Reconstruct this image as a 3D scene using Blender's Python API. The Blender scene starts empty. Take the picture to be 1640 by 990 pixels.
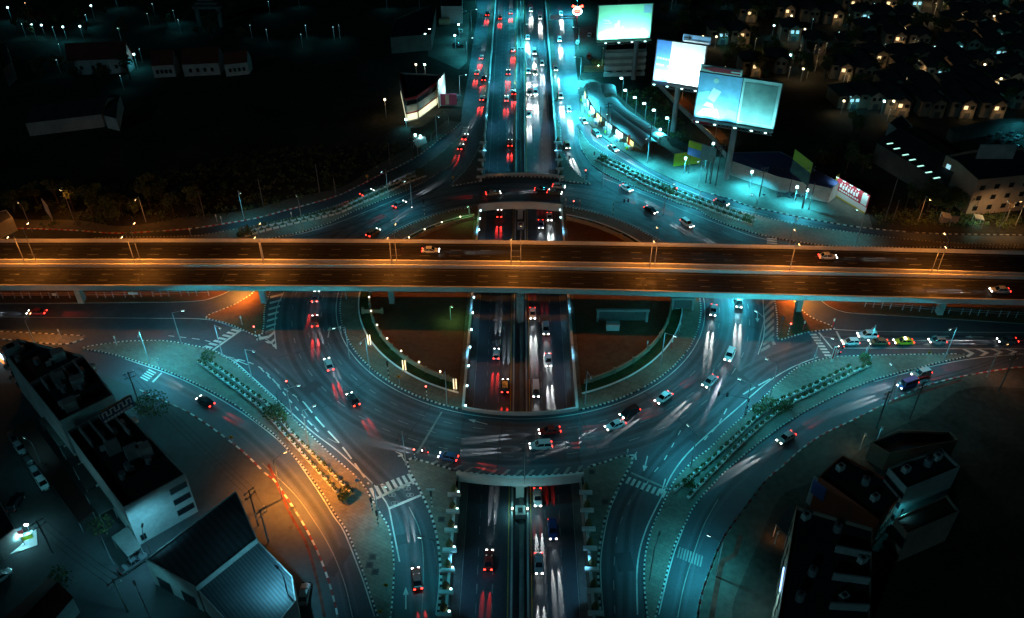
import bpy, bmesh, math, random
from mathutils import Vector, Matrix
random.seed(7)
R = math.radians
# ---------------------------------------------------------------- camera, world, sun, exposure
SC = bpy.context.scene
COL = SC.collection
CAM = Vector((-0.62, 0.0, 125.0))
PITCH, YAW, FPX = R(36.6), R(0.49), 1340.0
cam_d = bpy.data.cameras.new('camera')
cam = bpy.data.objects.new('camera', cam_d); COL.objects.link(cam)
cam.location = CAM
cam.rotation_euler = (math.pi/2-PITCH, 0, YAW)
cam_d.sensor_width = 36.0
cam_d.lens = FPX/1640.0*36.0
cam_d.clip_start = 1.0
cam_d.clip_end = 6000
SC.camera = cam
w = bpy.data.worlds.new('World'); SC.world = w; w.use_nodes = True
nt = w.node_tree
sky = nt.nodes.new('ShaderNodeTexSky'); sky.sky_type = 'NISHITA'; sky.sun_disc = False
sky.sun_elevation = R(21); sky.sun_rotation = R(215)
bg = nt.nodes['Background']
tint = nt.nodes.new('ShaderNodeMix'); tint.data_type = 'RGBA'; tint.blend_type = 'MULTIPLY'
tint.inputs[0].default_value = 1.0; tint.inputs[7].default_value = (0.22, 0.72, 1.0, 1)
nt.links.new(sky.outputs[0], tint.inputs[6]); nt.links.new(tint.outputs[2], bg.inputs[0])
bg.inputs[1].default_value = 0.0007
sun_d = bpy.data.lights.new('moon', 'SUN'); sun_d.energy = 0.11; sun_d.angle = R(0.5); sun_d.color = (0.28, 0.8, 1.0)
sun = bpy.data.objects.new('moon', sun_d); COL.objects.link(sun)
sun.rotation_euler = (R(69), 0, R(-35))  # moonless night: added dim teal sun, low so camera-facing walls catch light
SC.view_settings.view_transform = 'Standard'; SC.view_settings.look = 'None'
SC.view_settings.exposure = 0.0; SC.view_settings.gamma = 1.0; SC.view_settings.use_curve_mapping = False
SC.cycles.use_denoising = True
SC.cycles.max_bounces = 4; SC.cycles.diffuse_bounces = 2; SC.cycles.glossy_bounces = 2
SC.cycles.transmission_bounces = 2; SC.cycles.sample_clamp_indirect = 3.0
SC.cycles.use_light_tree = True
SC.render.film_transparent = False

# ---------------------------------------------------------------- survey: photo point -> place on a level
_e = cam.rotation_euler.to_matrix()
def G(px, py, z=0.0):
    d = _e @ Vector(((px-820.0)/FPX, -(py-495.0)/FPX, -1.0))
    t = (z-CAM.z)/d.z
    return Vector((CAM.x+d.x*t, CAM.y+d.y*t, z))
def GL(pts, z=0.0): return [G(x, y, z) for x, y in pts]

# ---------------------------------------------------------------- materials
MATS = {}
def mat(name, col, rough=0.8, spec=0.3, metal=0.0, var=0.25, s1=0.12, s2=2.0, emit=None, es=0.0, bump=0.0, sheet=None):
    if name in MATS: return MATS[name]
    m = bpy.data.materials.new(name); m.use_nodes = True
    t = m.node_tree; b = t.nodes['Principled BSDF']
    b.inputs['Roughness'].default_value = rough; b.inputs['Metallic'].default_value = metal
    b.inputs['Specular IOR Level'].default_value = spec
    c = (col[0], col[1], col[2], 1)
    if emit is not None:
        b.inputs['Base Color'].default_value = c
        b.inputs['Emission Color'].default_value = (emit[0], emit[1], emit[2], 1)
        b.inputs['Emission Strength'].default_value = es
    elif var > 0:
        tc = t.nodes.new('ShaderNodeTexCoord')
        n1 = t.nodes.new('ShaderNodeTexNoise'); n1.inputs['Scale'].default_value = s1; n1.inputs['Detail'].default_value = 6
        n2 = t.nodes.new('ShaderNodeTexNoise'); n2.inputs['Scale'].default_value = s2; n2.inputs['Detail'].default_value = 3
        t.links.new(tc.outputs['Object'], n1.inputs['Vector']); t.links.new(tc.outputs['Object'], n2.inputs['Vector'])
        ad = t.nodes.new('ShaderNodeMath'); ad.operation = 'ADD'
        mu = t.nodes.new('ShaderNodeMath'); mu.operation = 'MULTIPLY'; mu.inputs[1].default_value = 0.5
        t.links.new(n2.outputs[0], mu.inputs[0]); t.links.new(n1.outputs[0], ad.inputs[0]); t.links.new(mu.outputs[0], ad.inputs[1])
        cr = t.nodes.new('ShaderNodeValToRGB')
        cr.color_ramp.elements[0].position = 0.5; cr.color_ramp.elements[1].position = 1.0
        cr.color_ramp.elements[0].color = tuple(max(0, x*(1-var)) for x in col)+(1,)
        cr.color_ramp.elements[1].color = tuple(min(1, x*(1+var)) for x in col)+(1,)
        t.links.new(ad.outputs[0], cr.inputs[0]); out = cr.outputs[0]
        if sheet:   # a second pattern: ('brick', w, h, dark) or ('rib', period, dark, axis)
            if sheet[0] == 'brick':
                br = t.nodes.new('ShaderNodeTexBrick'); br.inputs['Scale'].default_value = 1.0
                br.inputs['Brick Width'].default_value = sheet[1]; br.inputs['Row Height'].default_value = sheet[2]
                br.inputs['Mortar Size'].default_value = 0.05
                br.inputs['Color1'].default_value = (1, 1, 1, 1); br.inputs['Color2'].default_value = (.82, .82, .82, 1)
                br.inputs['Mortar'].default_value = (sheet[3],)*3+(1,)
                mp = t.nodes.new('ShaderNodeMapping'); mp.inputs['Rotation'].default_value = (0, 0, R(28))
                t.links.new(tc.outputs['Object'], mp.inputs[0]); t.links.new(mp.outputs[0], br.inputs['Vector']); f = br.outputs[0]
            else:
                wv = t.nodes.new('ShaderNodeTexWave'); wv.bands_direction = sheet[3]
                wv.inputs['Scale'].default_value = 1.0/sheet[1]/3.1416
                wv.inputs['Distortion'].default_value = 0.0
                t.links.new(tc.outputs['Object'], wv.inputs['Vector'])
                c2 = t.nodes.new('ShaderNodeValToRGB'); c2.color_ramp.elements[0].color = (sheet[2],)*3+(1,)
                c2.color_ramp.elements[1].color = (1, 1, 1, 1); t.links.new(wv.outputs['Fac'], c2.inputs[0]); f = c2.outputs[0]
            mx = t.nodes.new('ShaderNodeMix'); mx.data_type = 'RGBA'; mx.blend_type = 'MULTIPLY'; mx.inputs[0].default_value = 1
            t.links.new(out, mx.inputs[6]); t.links.new(f, mx.inputs[7]); out = mx.outputs[2]
        t.links.new(out, b.inputs['Base Color'])
        if bump > 0:
            bp = t.nodes.new('ShaderNodeBump'); bp.inputs['Strength'].default_value = bump; bp.inputs['Distance'].default_value = 0.05
            t.links.new(n2.outputs[0], bp.inputs['Height']); t.links.new(bp.outputs[0], b.inputs['Normal'])
    else:
        b.inputs['Base Color'].default_value = c
    MATS[name] = m
    return m
def glow(name, col, s):
    m = mat(name, tuple(min(1, c) for c in col), 0.4, emit=col, es=s)
    m.cycles.emission_sampling = 'NONE' if s < 40 else 'FRONT'
    return m
def asphalt(name, col):
    """asphalt with long pale wheel tracks, mottled patches and fine grain"""
    m = mat(name, col, 0.62, 0.35, 0, 0.30, 0.06, 2.6, bump=0.25)
    t = m.node_tree; b = t.nodes['Principled BSDF']
    tc = t.nodes.new('ShaderNodeTexCoord'); n = t.nodes.new('ShaderNodeTexNoise')
    n.inputs['Scale'].default_value = 0.35; n.inputs['Detail'].default_value = 8; n.inputs['Roughness'].default_value = 0.7
    t.links.new(tc.outputs['Object'], n.inputs['Vector'])
    mr = t.nodes.new('ShaderNodeMapRange'); mr.inputs[1].default_value = 0.35; mr.inputs[2].default_value = 0.65
    mr.inputs[3].default_value = 0.46; mr.inputs[4].default_value = 0.72
    t.links.new(n.outputs[0], mr.inputs[0]); t.links.new(mr.outputs[0], b.inputs['Roughness'])
    return m

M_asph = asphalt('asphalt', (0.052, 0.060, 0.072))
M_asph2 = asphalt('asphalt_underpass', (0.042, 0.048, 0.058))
M_deck = asphalt('asphalt_flyover', (0.022, 0.021, 0.020)); M_deck.node_tree.nodes['Principled BSDF'].inputs['Specular IOR Level'].default_value = 0.12
M_pave = mat('paving', (0.165, 0.15, 0.125), 0.85, 0.2, 0, 0.35, 0.10, 1.2, sheet=('brick', 1.3, 0.65, 0.72))
M_path = mat('footpath', (0.17, 0.12, 0.085), 0.85, 0.2, 0, 0.25, 0.15, 1.2, sheet=('brick', 2.6, 2.0, 0.55))
M_dirt = mat('dirt', (0.125, 0.06, 0.032), 0.95, 0.1, 0, 0.35, 0.07, 0.8)
M_earth = mat('earth', (0.035, 0.034, 0.028), 0.95, 0.1, 0, 0.6, 0.05, 0.7)
M_lot = mat('gravel_lot', (0.11, 0.105, 0.09), 0.9, 0.15, 0, 0.4, 0.09, 0.9)
M_street = mat('concrete_street', (0.06, 0.062, 0.064), 0.85, 0.2, 0, 0.25, 0.08, 1.0)
M_conc = mat('concrete', (0.30, 0.285, 0.26), 0.85, 0.25, 0, 0.22, 0.25, 2.0)
M_concd = mat('concrete_dark', (0.12, 0.118, 0.11), 0.85, 0.2, 0, 0.3, 0.25, 2.0)
M_conw = mat('painted_concrete', (0.58, 0.58, 0.56), 0.7, 0.3, 0, 0.15, 0.25, 2.0)
M_white = mat('white_paint', (0.68, 0.68, 0.64), 0.6, 0.3, 0, 0.18, 0.3, 3.0)
M_kerb = mat('kerb_paint', (0.5, 0.5, 0.47), 0.6, 0.3, 0, 0.3, 0.3, 3.0)
M_kerbw = mat('kerb_paint_worn', (0.3, 0.29, 0.26), 0.7, 0.3, 0, 0.4, 0.3, 3.0)
M_line = mat('road_paint', (0.46, 0.46, 0.43), 0.6, 0.3, 0, 0.35, 0.3, 2.5)
M_faint = mat('worn_paint', (0.21, 0.21, 0.20), 0.7, 0.3, 0, 0.4, 0.3, 2.5)
M_yel = mat('yellow_paint', (0.42, 0.27, 0.04), 0.6, 0.3, 0, 0.3, 0.3, 2.5)
M_blk = mat('black_paint', (0.02, 0.02, 0.02), 0.6, 0.3, 0, 0.2)
M_red = mat('red_paint', (0.45, 0.03, 0.03), 0.6, 0.3, 0, 0.2)
M_steel = mat('galvanised_steel', (0.36, 0.37, 0.38), 0.5, 0.4, 0.3, 0.1)
M_dsteel = mat('dark_steel', (0.06, 0.06, 0.065), 0.5, 0.4, 0.2, 0.1)
M_leaf = mat('foliage', (0.06, 0.085, 0.03), 0.8, 0.2, 0, 0.5, 0.4, 2.0)
M_leaf2 = mat('foliage_pale', (0.085, 0.10, 0.04), 0.8, 0.2, 0, 0.5, 0.4, 2.0)
M_bark = mat('bark', (0.08, 0.06, 0.045), 0.9, 0.1, 0, 0.3)
M_grass = mat('grass', (0.032, 0.042, 0.014), 0.9, 0.1, 0, 0.5, 0.3, 3.0)
M_glass = mat('dark_glass', (0.012, 0.015, 0.02), 0.12, 0.6, 0, 0)
M_tyre = mat('rubber', (0.018, 0.018, 0.018), 0.85, 0.2, 0, 0)
G_teal = glow('teal_lamp', (0.55, 0.95, 1.0), 9)
G_orange = glow('sodium_lamp', (1.0, 0.62, 0.26), 16)
G_warm = glow('warm_lamp', (1.0, 0.82, 0.5), 4)
G_green = glow('green_lamp', (0.45, 1.0, 0.6), 12)
G_white = glow('headlamp', (0.95, 0.98, 1.0), 12)
G_red = glow('tail_lamp', (1.0, 0.05, 0.03), 14)
G_rsig = glow('red_signal', (1.0, 0.08, 0.06), 14)

# ---------------------------------------------------------------- mesh builder
class MB:
    def __init__(s): s.v = []; s.f = []; s.m = []
    def face(s, pts, mi=0):
        i = len(s.v); s.v += [tuple(p) for p in pts]; s.f.append(tuple(range(i, i+len(pts)))); s.m.append(mi); return s
    def box(s, c, sz, rz=0.0, mi=0, taper=(1, 1), rx=0.0, ry=0.0):
        x, y, z = sz[0]/2, sz[1]/2, sz[2]/2; i = len(s.v)
        Mx = Matrix.Rotation(rz, 3, 'Z') @ Matrix.Rotation(ry, 3, 'Y') @ Matrix.Rotation(rx, 3, 'X')
        for k, (a, b, d) in enumerate([(-x, -y, -z), (x, -y, -z), (x, y, -z), (-x, y, -z), (-x, -y, z), (x, -y, z), (x, y, z), (-x, y, z)]):
            if k > 3: a *= taper[0]; b *= taper[1]
            s.v.append(tuple(Mx @ Vector((a, b, d))+Vector(c)))
        for q in ((0, 3, 2, 1), (4, 5, 6, 7), (0, 1, 5, 4), (1, 2, 6, 5), (2, 3, 7, 6), (3, 0, 4, 7)):
            s.f.append(tuple(i+k for k in q)); s.m.append(mi)
        return s
    def cyl(s, p0, p1, r0, r1=None, n=8, mi=0, cap=True):
        r1 = r0 if r1 is None else r1
        p0, p1 = Vector(p0), Vector(p1); d = (p1-p0).normalized()
        a = d.orthogonal().normalized(); b = d.cross(a); i = len(s.v)
        for p, r in ((p0, r0), (p1, r1)):
            for k in range(n):
                t = 2*math.pi*k/n; s.v.append(tuple(p+a*math.cos(t)*r+b*math.sin(t)*r))
        for k in range(n):
            j = (k+1) % n; s.f.append((i+k, i+j, i+n+j, i+n+k)); s.m.append(mi)
        if cap:
            s.f.append(tuple(i+k for k in range(n-1, -1, -1))); s.m.append(mi)
            s.f.append(tuple(i+n+k for k in range(n))); s.m.append(mi)
        return s
    def lathe(s, prof, c=(0, 0, 0), n=10, mi=0):
        i = len(s.v)
        for r, z in prof:
            for k in range(n):
                t = 2*math.pi*k/n; s.v.append((c[0]+r*math.cos(t), c[1]+r*math.sin(t), c[2]+z))
        for a in range(len(prof)-1):
            for k in range(n):
                j = (k+1) % n; s.f.append((i+a*n+k, i+a*n+j, i+(a+1)*n+j, i+(a+1)*n+k)); s.m.append(mi)
        return s
    def prism(s, pts, z0, z1, mi=0, mtop=None, bottom=False):
        """closed outline (xy) raised from z0 to z1"""
        pts = [Vector((p[0], p[1], 0)) for p in pts]
        if sum(a.x*b.y-b.x*a.y for a, b in zip(pts, pts[1:]+pts[:1])) < 0: pts.reverse()
        n = len(pts); i = len(s.v)
        s.v += [(p.x, p.y, z0) for p in pts]+[(p.x, p.y, z1) for p in pts]
        for k in range(n):
            j = (k+1) % n; s.f.append((i+k, i+j, i+n+j, i+n+k)); s.m.append(mi)
        s.f.append(tuple(i+n+k for k in range(n))); s.m.append(mi if mtop is None else mtop)
        if bottom: s.f.append(tuple(i+k for k in range(n-1, -1, -1))); s.m.append(mi)
        return s
    def build(s, name, mats, parent=None, smooth=False, tri=False, loc=None):
        me = bpy.data.meshes.new(name); me.from_pydata(s.v, [], s.f)
        for m in (mats if isinstance(mats, (list, tuple)) else [mats]): me.materials.append(m)
        me.polygons.foreach_set('material_index', s.m)
        if smooth: me.polygons.foreach_set('use_smooth', [True]*len(s.f))
        if tri:
            bm = bmesh.new(); bm.from_mesh(me)
            bmesh.ops.triangulate(bm, faces=[f for f in bm.faces if len(f.verts) > 4], ngon_method='EAR_CLIP'); bm.to_mesh(me); bm.free()
        me.update()
        o = bpy.data.objects.new(name, me); COL.objects.link(o)
        if parent is not None: o.parent = parent
        if loc is not None: o.location = loc
        return o
def tag(o, label=None, cat=None, group=None, kind=None):
    if label: o['label'] = label
    if cat: o['category'] = cat
    if group: o['group'] = group
    if kind: o['kind'] = kind
    return o
def struct(mb, name, mats, **k): return tag(mb.build(name, mats, **k), kind='structure')
def thing(name, label, cat, loc=(0, 0, 0), rz=0.0, group=None):
    o = bpy.data.objects.new(name, None); COL.objects.link(o); o.empty_display_size = 0.2
    o.location = loc; o.rotation_euler = (0, 0, rz); return tag(o, label, cat, group)
def dup(o, loc=None, rz=None, label=None, group=None, parent=None, scale=None):
    c = o.copy(); COL.objects.link(c)
    if parent is not None: c.parent = parent
    if loc is not None: c.location = loc
    if rz is not None: c.rotation_euler = (0, 0, rz)
    if scale is not None: c.scale = scale
    if label: c['label'] = label
    if group: c['group'] = group
    for ch in list(o.children): dup(ch, parent=c)
    return c

# ---------------------------------------------------------------- curve helpers
def spline(pts, step=1.5, closed=False):
    P = [Vector(p) for p in pts]; n = len(P); out = []
    rng = range(n) if closed else range(n-1)
    for i in rng:
        p1, p2 = P[i], P[(i+1) % n]
        p0 = P[i-1] if (closed or i > 0) else p1*2-p2
        p3 = P[(i+2) % n] if (closed or i < n-2) else p2*2-p1
        k = max(1, int((p2-p1).length/step))
        for j in range(k):
            t = j/k
            out.append(0.5*((2*p1)+(p2-p0)*t+(2*p0-5*p1+4*p2-p3)*t*t+(3*p1-p0-3*p2+p3)*t**3))
    if not closed: out.append(P[-1].copy())
    return out
def resample(P, step, closed=False):
    P = list(P)+([P[0]] if closed else [])
    out = [P[0].copy()]; acc = 0.0
    for a, b in zip(P, P[1:]):
        L = (b-a).length
        if L < 1e-6: continue
        pos = step-acc
        while pos <= L:
            out.append(a+(b-a)*(pos/L)); pos += step
        acc = (acc+L) % step if L >= step-acc else acc+L
    return out
def normals(P):
    N = []
    for i in range(len(P)):
        d = P[min(i+1, len(P)-1)]-P[max(i-1, 0)]; d.z = 0
        d = d.normalized() if d.length > 1e-6 else Vector((1, 0, 0)); N.append(Vector((-d.y, d.x, 0)))
    return N
def strip(mb, P, w, z, dash=None, mi=0, off=0.0):
    """painted line along P; dash = (on, gap)"""
    if dash: P = resample(P, 0.5)
    N = normals(P); d = 0.0
    for i in range(len(P)-1):
        d += (P[i+1]-P[i]).length
        if dash and (d % (dash[0]+dash[1])) > dash[0]: continue
        a, b = P[i]+N[i]*off, P[i+1]+N[i+1]*off; na, nb = N[i]*w/2, N[i+1]*w/2
        mb.face([(q.x, q.y, z) for q in (a-na, b-nb, b+nb, a+na)], mi)
def wallpath(mb, P, w, z0, z1, mi=0, mtop=None, off=0.0, zf=None):
    N = normals(P)
    for i in range(len(P)-1):
        a, b = P[i]+N[i]*off, P[i+1]+N[i+1]*off; na, nb = N[i]*w/2, N[i+1]*w/2
        za, zb = (zf(a), zf(b)) if zf else (0, 0)
        q = [a-na, b-nb, b+nb, a+na]; zz = [za, zb, zb, za]
        lo = [(p.x, p.y, h+z0) for p, h in zip(q, zz)]; hi = [(p.x, p.y, h+z1) for p, h in zip(q, zz)]
        mb.face(hi, mi if mtop is None else mtop)
        mb.face([lo[0], lo[1], hi[1], hi[0]], mi); mb.face([lo[2], lo[3], hi[3], hi[2]], mi)
        if i == 0: mb.face([lo[3], lo[0], hi[0], hi[3]], mi)
        if i == len(P)-2: mb.face([lo[1], lo[2], hi[2], hi[1]], mi)
KR = random.Random(17)
def kerb(P, col2=None, seg=0.5, w=0.27, z0=0.0, z1=0.2, closed=False, name='kerb'):
    if len(P) < 2: return None
    P = resample(P, seg, closed); mb = MB(); N = normals(P)
    if closed: P.append(P[0].copy()); N.append(N[0])
    for i in range(len(P)-1):
        a, b = P[i], P[i+1]; na, nb = N[i]*w/2, N[i+1]*w/2
        if KR.random() < .012: continue
        lo = [(q.x, q.y, z0) for q in (a-na, b-nb, b+nb, a+na)]; hi = [(q[0], q[1], z1) for q in lo]; m = i % 2
        if KR.random() < .22: m = 2 if m == 0 else 3
        mb.face(hi, m); mb.face([lo[0], lo[1], hi[1], hi[0]], m); mb.face([lo[2], lo[3], hi[3], hi[2]], m)
    return struct(mb, name, [M_kerb, col2 or M_blk, M_kerbw, M_concd])
def area(name, pts, z, m, z0=0.0):
    return struct(MB().prism(pts, z0, z), name, m, tri=True)
# ================================================================ THE GROUND, TRENCH AND ROADS
HW, DEEP, Y_S, Y_R0, Y_R1 = 12.5, 5.5, 40.0, 246.0, 352.0
RC = Vector((0.0, 175.8, 0.0)); R_IN, R_OUT = 45.8, 63.4
def zt(y):      # level of the sunken carriageway
    if y <= Y_R0: return -DEEP
    if y >= Y_R1: return 0.0
    t = (y-Y_R0)/(Y_R1-Y_R0); return -DEEP*(1-t*t*(3-2*t))
# ground sheets: left, right and beyond the end of the trench
gm = MB()
gm.face([(-3000, -400, 0), (-HW, -400, 0), (-HW, Y_R1, 0), (-3000, Y_R1, 0)])
gm.face([(HW, -400, 0), (3000, -400, 0), (3000, Y_R1, 0), (HW, Y_R1, 0)])
gm.face([(-3000, Y_R1, 0), (3000, Y_R1, 0), (3000, 4500, 0), (-3000, 4500, 0)])
struct(gm, 'ground', M_earth)
# at-grade asphalt left and right of the trench
for sgn, nm in ((-1, 'road'), (1, 'road')):
    struct(MB().face([(sgn*HW, 40, .03), (sgn*330, 40, .03), (sgn*330, 300, .03), (sgn*HW, 300, .03)][::-sgn]), nm, M_asph)
for sgn in (-1, 1):
    struct(MB().face([(sgn*HW, 300, .035), (sgn*27.5, 300, .035), (sgn*29.5, 1100, .035), (sgn*HW, 1100, .035)][::-sgn]), 'frontage_road', M_asph)
# sunken carriageway
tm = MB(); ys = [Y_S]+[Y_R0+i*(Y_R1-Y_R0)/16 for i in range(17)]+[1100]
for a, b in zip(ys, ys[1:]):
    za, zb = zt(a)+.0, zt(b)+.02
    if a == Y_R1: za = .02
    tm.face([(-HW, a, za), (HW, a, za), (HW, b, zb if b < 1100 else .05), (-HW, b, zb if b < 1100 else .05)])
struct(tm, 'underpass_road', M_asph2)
# trench walls with coping (cut out under the two bridges is not needed: they run beneath)
for sgn, lab in ((-1, 'left'), (1, 'right')):
    t = thing('retaining_wall', f'concrete retaining wall with pale coping along the {lab} side of the underpass', 'wall')
    wm, cm, lm = MB(), MB(), MB()
    P = [Vector((sgn*(HW-.2), y, 0)) for y in [Y_S]+[Y_R0+i*(Y_R1-Y_R0)/16 for i in range(17)]]
    for a, b in zip(P, P[1:]):
        x0, x1 = sgn*(HW-.4), sgn*HW
        wm.face([(x0, a.y, zt(a.y)-.3), (x0, b.y, zt(b.y)-.3), (x0, b.y, .2), (x0, a.y, .2)])
    wm.build('wall_face', M_concd, t)
    # coping: only where there is no bridge deck above
    def cope(y0, y1, h=0.75):
        cm.box((sgn*(HW-.2), (y0+y1)/2, h/2-.1), (.55, y1-y0, h))
    cope(RC.y-math.sqrt(R_IN**2-HW**2)+.5, RC.y+math.sqrt(R_IN**2-HW**2)-.5)
    cope(RC.y+math.sqrt(R_OUT**2-HW**2)+.8, Y_R1+150, .85)
    cm.build('coping', M_conw, t)
    # walkway ledge at the foot of the wall
    lm.prism([(sgn*(HW-.42), Y_S), (sgn*(HW-1.75), Y_S), (sgn*(HW-1.75), Y_R0), (sgn*(HW-.42), Y_R0)], -DEEP, -DEEP+.35)
    lm.build('ledge', M_concd, t)
# median of the underpass: two barriers with a dark gap and a centre strip
for sgn, lab in ((-1, 'left'), (1, 'right')):
    bm_ = MB(); yy = [Y_S]+[Y_R0+i*8 for i in range(14)]+[Y_R1, 1000]
    wallpath(bm_, [Vector((sgn*1.5, y, 0)) for y in yy], .35, 0, .95, zf=lambda p: zt(p.y))
    tag(bm_.build('median_barrier', M_conc), f'long pale concrete barrier on the {lab} edge of the underpass median', 'barrier')
mm = MB()
wallpath(mm, [Vector((.35, y, 0)) for y in yy], .9, 0, .25, zf=lambda p: zt(p.y))
struct(mm, 'median', M_concd)
for sgn in (-1, 1):
    lm, dm = MB(), MB()
    def tl(x, wdt, mb, dash=None):
        P = [Vector((sgn*x, y, 0)) for y in [Y_S]+[Y_R0+i*4 for i in range(28)]+[1000]]
        P = resample(P, 1.0) if dash else P
        d = 0
        for a, b in zip(P, P[1:]):
            d += (b-a).length
            if dash and d % (dash[0]+dash[1]) > dash[0]: continue
            mb.face([(a.x-wdt/2, a.y, zt(a.y)+.035+.02*(a.y > Y_R0)), (a.x+wdt/2, a.y, zt(a.y)+.035+.02*(a.y > Y_R0)), (b.x+wdt/2, b.y, zt(b.y)+.035+.02*(b.y > Y_R0)), (b.x-wdt/2, b.y, zt(b.y)+.035+.02*(b.y > Y_R0))])
    tl(2.15, .16, lm); struct(lm, 'lane_marking', M_yel)
    tl(4.95, .15, dm, (2, 2.2)); tl(7.75, .15, dm, (2, 2.2)); tl(10.55, .15, dm); struct(dm, 'lane_marking', M_faint)
# ring bridges over the trench
def arc(r, a0, a1, n=24): return [Vector((RC.x+r*math.cos(a0+(a1-a0)*i/n), RC.y+r*math.sin(a0+(a1-a0)*i/n), 0)) for i in range(n+1)]
def ring_bridge(top):
    s = 1 if top else -1
    ai, ao = math.asin(HW/R_IN), math.asin(HW/(R_OUT+.3))
    A = arc(R_IN-.2, s*(math.pi/2-ai), s*(math.pi/2+ai)); B = arc(R_OUT+.5, s*(math.pi/2-ao), s*(math.pi/2+ao))
    lab = 'far' if top else 'near'
    t = thing('ring_bridge', f'{lab} road bridge carrying the roundabout across the underpass', 'bridge')
    MB().prism(A+B[::-1], -1.1, .03, bottom=True).build('deck', M_asph, t, tri=True)
    g1, g2 = MB(), MB()
    wallpath(g1, B, .45, -1.5, .95); g1.build('outer_parapet', M_conw, t)
    wallpath(g2, A, .45, -1.5, .85); g2.build('inner_parapet', M_conw, t)
    # haunched cross girder, the middle pier and its cap under each face
    for rr, nm in ((R_OUT-.3, 1), (R_IN+.6, -1)):
        y = RC.y+s*rr
        p = MB().box((0, y, -3.6), (1.6, 1.2, 3.9)).build('pier', M_conc, t)
        MB().face([(-2.6, y-.7, -1.2), (2.6, y-.7, -1.2), (1.1, y-.7, -2.2), (-1.1, y-.7, -2.2)]).face([(-2.6, y+.7, -1.2), (-1.1, y+.7, -2.2), (1.1, y+.7, -2.2), (2.6, y+.7, -1.2)]).face([(-2.6, y-.7, -1.2), (-1.1, y-.7, -2.2), (-1.1, y+.7, -2.2), (-2.6, y+.7, -1.2)]).face([(2.6, y-.7, -1.2), (2.6, y+.7, -1.2), (1.1, y+.7, -2.2), (1.1, y-.7, -2.2)]).face([(-1.1, y-.7, -2.2), (1.1, y-.7, -2.2), (1.1, y+.7, -2.2), (-1.1, y+.7, -2.2)]).build('pier_cap', M_conc, p)
ring_bridge(True); ring_bridge(False)
for y, lab in ((RC.y-R_OUT-4.5, 'near'), (RC.y+R_IN-5, 'far')):
    t = thing('pump_box', f'small square concrete chamber with open hatch on the median, at the {lab} bridge', 'chamber', (0.1, y, -DEEP))
    MB().box((0, 0, .7), (2.0, 2.4, 1.4)).build('box', M_conc, t); MB().box((0, 0, 1.43), (.9, 1.2, .06)).build('hatch', M_blk, t)

# ---------------------------------------------------------------- islands with painted kerbs
def island(pts, m, z=.19, col2=None, step=1.2, seg=.48, name='traffic_island', px=True):
    P = spline(GL(pts) if px else pts, step, True)
    area(name, P, z, m, .0)
    kerb(P, col2, seg, .28, 0, z+.05, True)
    return P
I_SW = [(133, 558), (187, 549), (215, 547), (266, 547), (313, 555), (340, 561.5), (369, 578), (385, 590.6), (406, 610), (419.6, 622), (445, 646), (471, 673), (494, 694), (529, 728), (545, 742), (570, 764), (586, 784), (594, 798), (603.6, 814), (615, 832), (621.6, 843), (628, 872), (631, 907.5), (629.6, 943), (625.6, 988), (617, 1024), (606, 990), (589, 940), (579.6, 911), (566.6, 877), (553.7, 848), (537, 824), (519.6, 795), (497, 763), (472.7, 733.6), (453, 711), (435.5, 693), (413, 677), (381, 652), (348.5, 633), (324, 620), (300, 609), (272, 597), (240, 586), (194, 572), (161.6, 564)]
I_SE = [(1050, 832), (1039, 863), (1033, 894), (1031.5, 921.5), (1033, 954), (1037, 989), (1043, 1022), (1050, 987), (1059, 954), (1068, 918), (1077, 883), (1086, 861), (1101, 832), (1107, 818), (1126, 793), (1145.6, 772), (1158.5, 758), (1204, 719), (1229.6, 699), (1262, 676), (1294, 657), (1318.6, 644), (1349.6, 629), (1374, 618.6), (1406, 607), (1438.6, 597.7), (1472.7, 589.6), (1497, 583), (1526, 576.6), (1548.6, 571), (1543, 568), (1513, 568), (1438.6, 569), (1341.6, 572), (1322, 575), (1298, 581.5), (1277, 589.6), (1256, 606), (1232, 628), (1215, 645.6), (1191, 666.6), (1163, 692.5), (1134, 721), (1118, 732), (1099, 750), (1081, 769), (1066.5, 798), (1055, 822.5)]
I_NE = [(927, 207), (928, 229), (933, 243), (944, 259), (950.5, 266), (966.6, 277), (986, 287), (1005.5, 295), (1029.7, 304.6), (1054, 312.7), (1086, 325.6), (1118.6, 337), (1132, 346), (1164.6, 360.6), (1190.5, 368.7), (1219.6, 376.8), (1273, 387), (1330, 394), (1430, 396.6), (1530, 396.7), (1640, 398), (1800, 401), (1800, 397), (1640, 394), (1563, 391.7), (1497, 388), (1430, 381.7), (1363, 373), (1310, 366), (1261.6, 357), (1213, 346), (1164.6, 334.7), (1132, 323), (1100, 310.5), (1062, 293), (1029.7, 279), (1000.6, 264), (973, 249.7), (950, 236), (937, 222)]
I_NW = [(744, 214), (740, 236), (734, 252), (722.6, 266), (701.6, 279), (679, 291.7), (653, 304.6), (620.8, 317.6), (588.5, 330.5), (564, 340), (526, 358), (494, 369), (461.6, 377), (426, 383), (380.8, 384), (300, 383.5), (150, 385), (150, 382), (300, 379), (332, 375.8), (364.6, 370), (397, 364.5), (429, 358), (461.6, 351.5), (494, 343.5), (526, 333.7), (558.6, 323), (604.6, 304.6), (637, 290), (661, 277), (685.5, 261), (704.6, 247), (724, 231), (736, 221)]
I_S1 = [(652, 739), (659.6, 735), (679, 740), (701.6, 746.6), (721, 752), (729, 757)]
I_S1w = [(699, 1010), (701, 988), (704, 967), (706.5, 927), (705, 903), (701, 867), (692.6, 832), (685, 813), (677, 795), (666, 774), (656, 756)]
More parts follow.
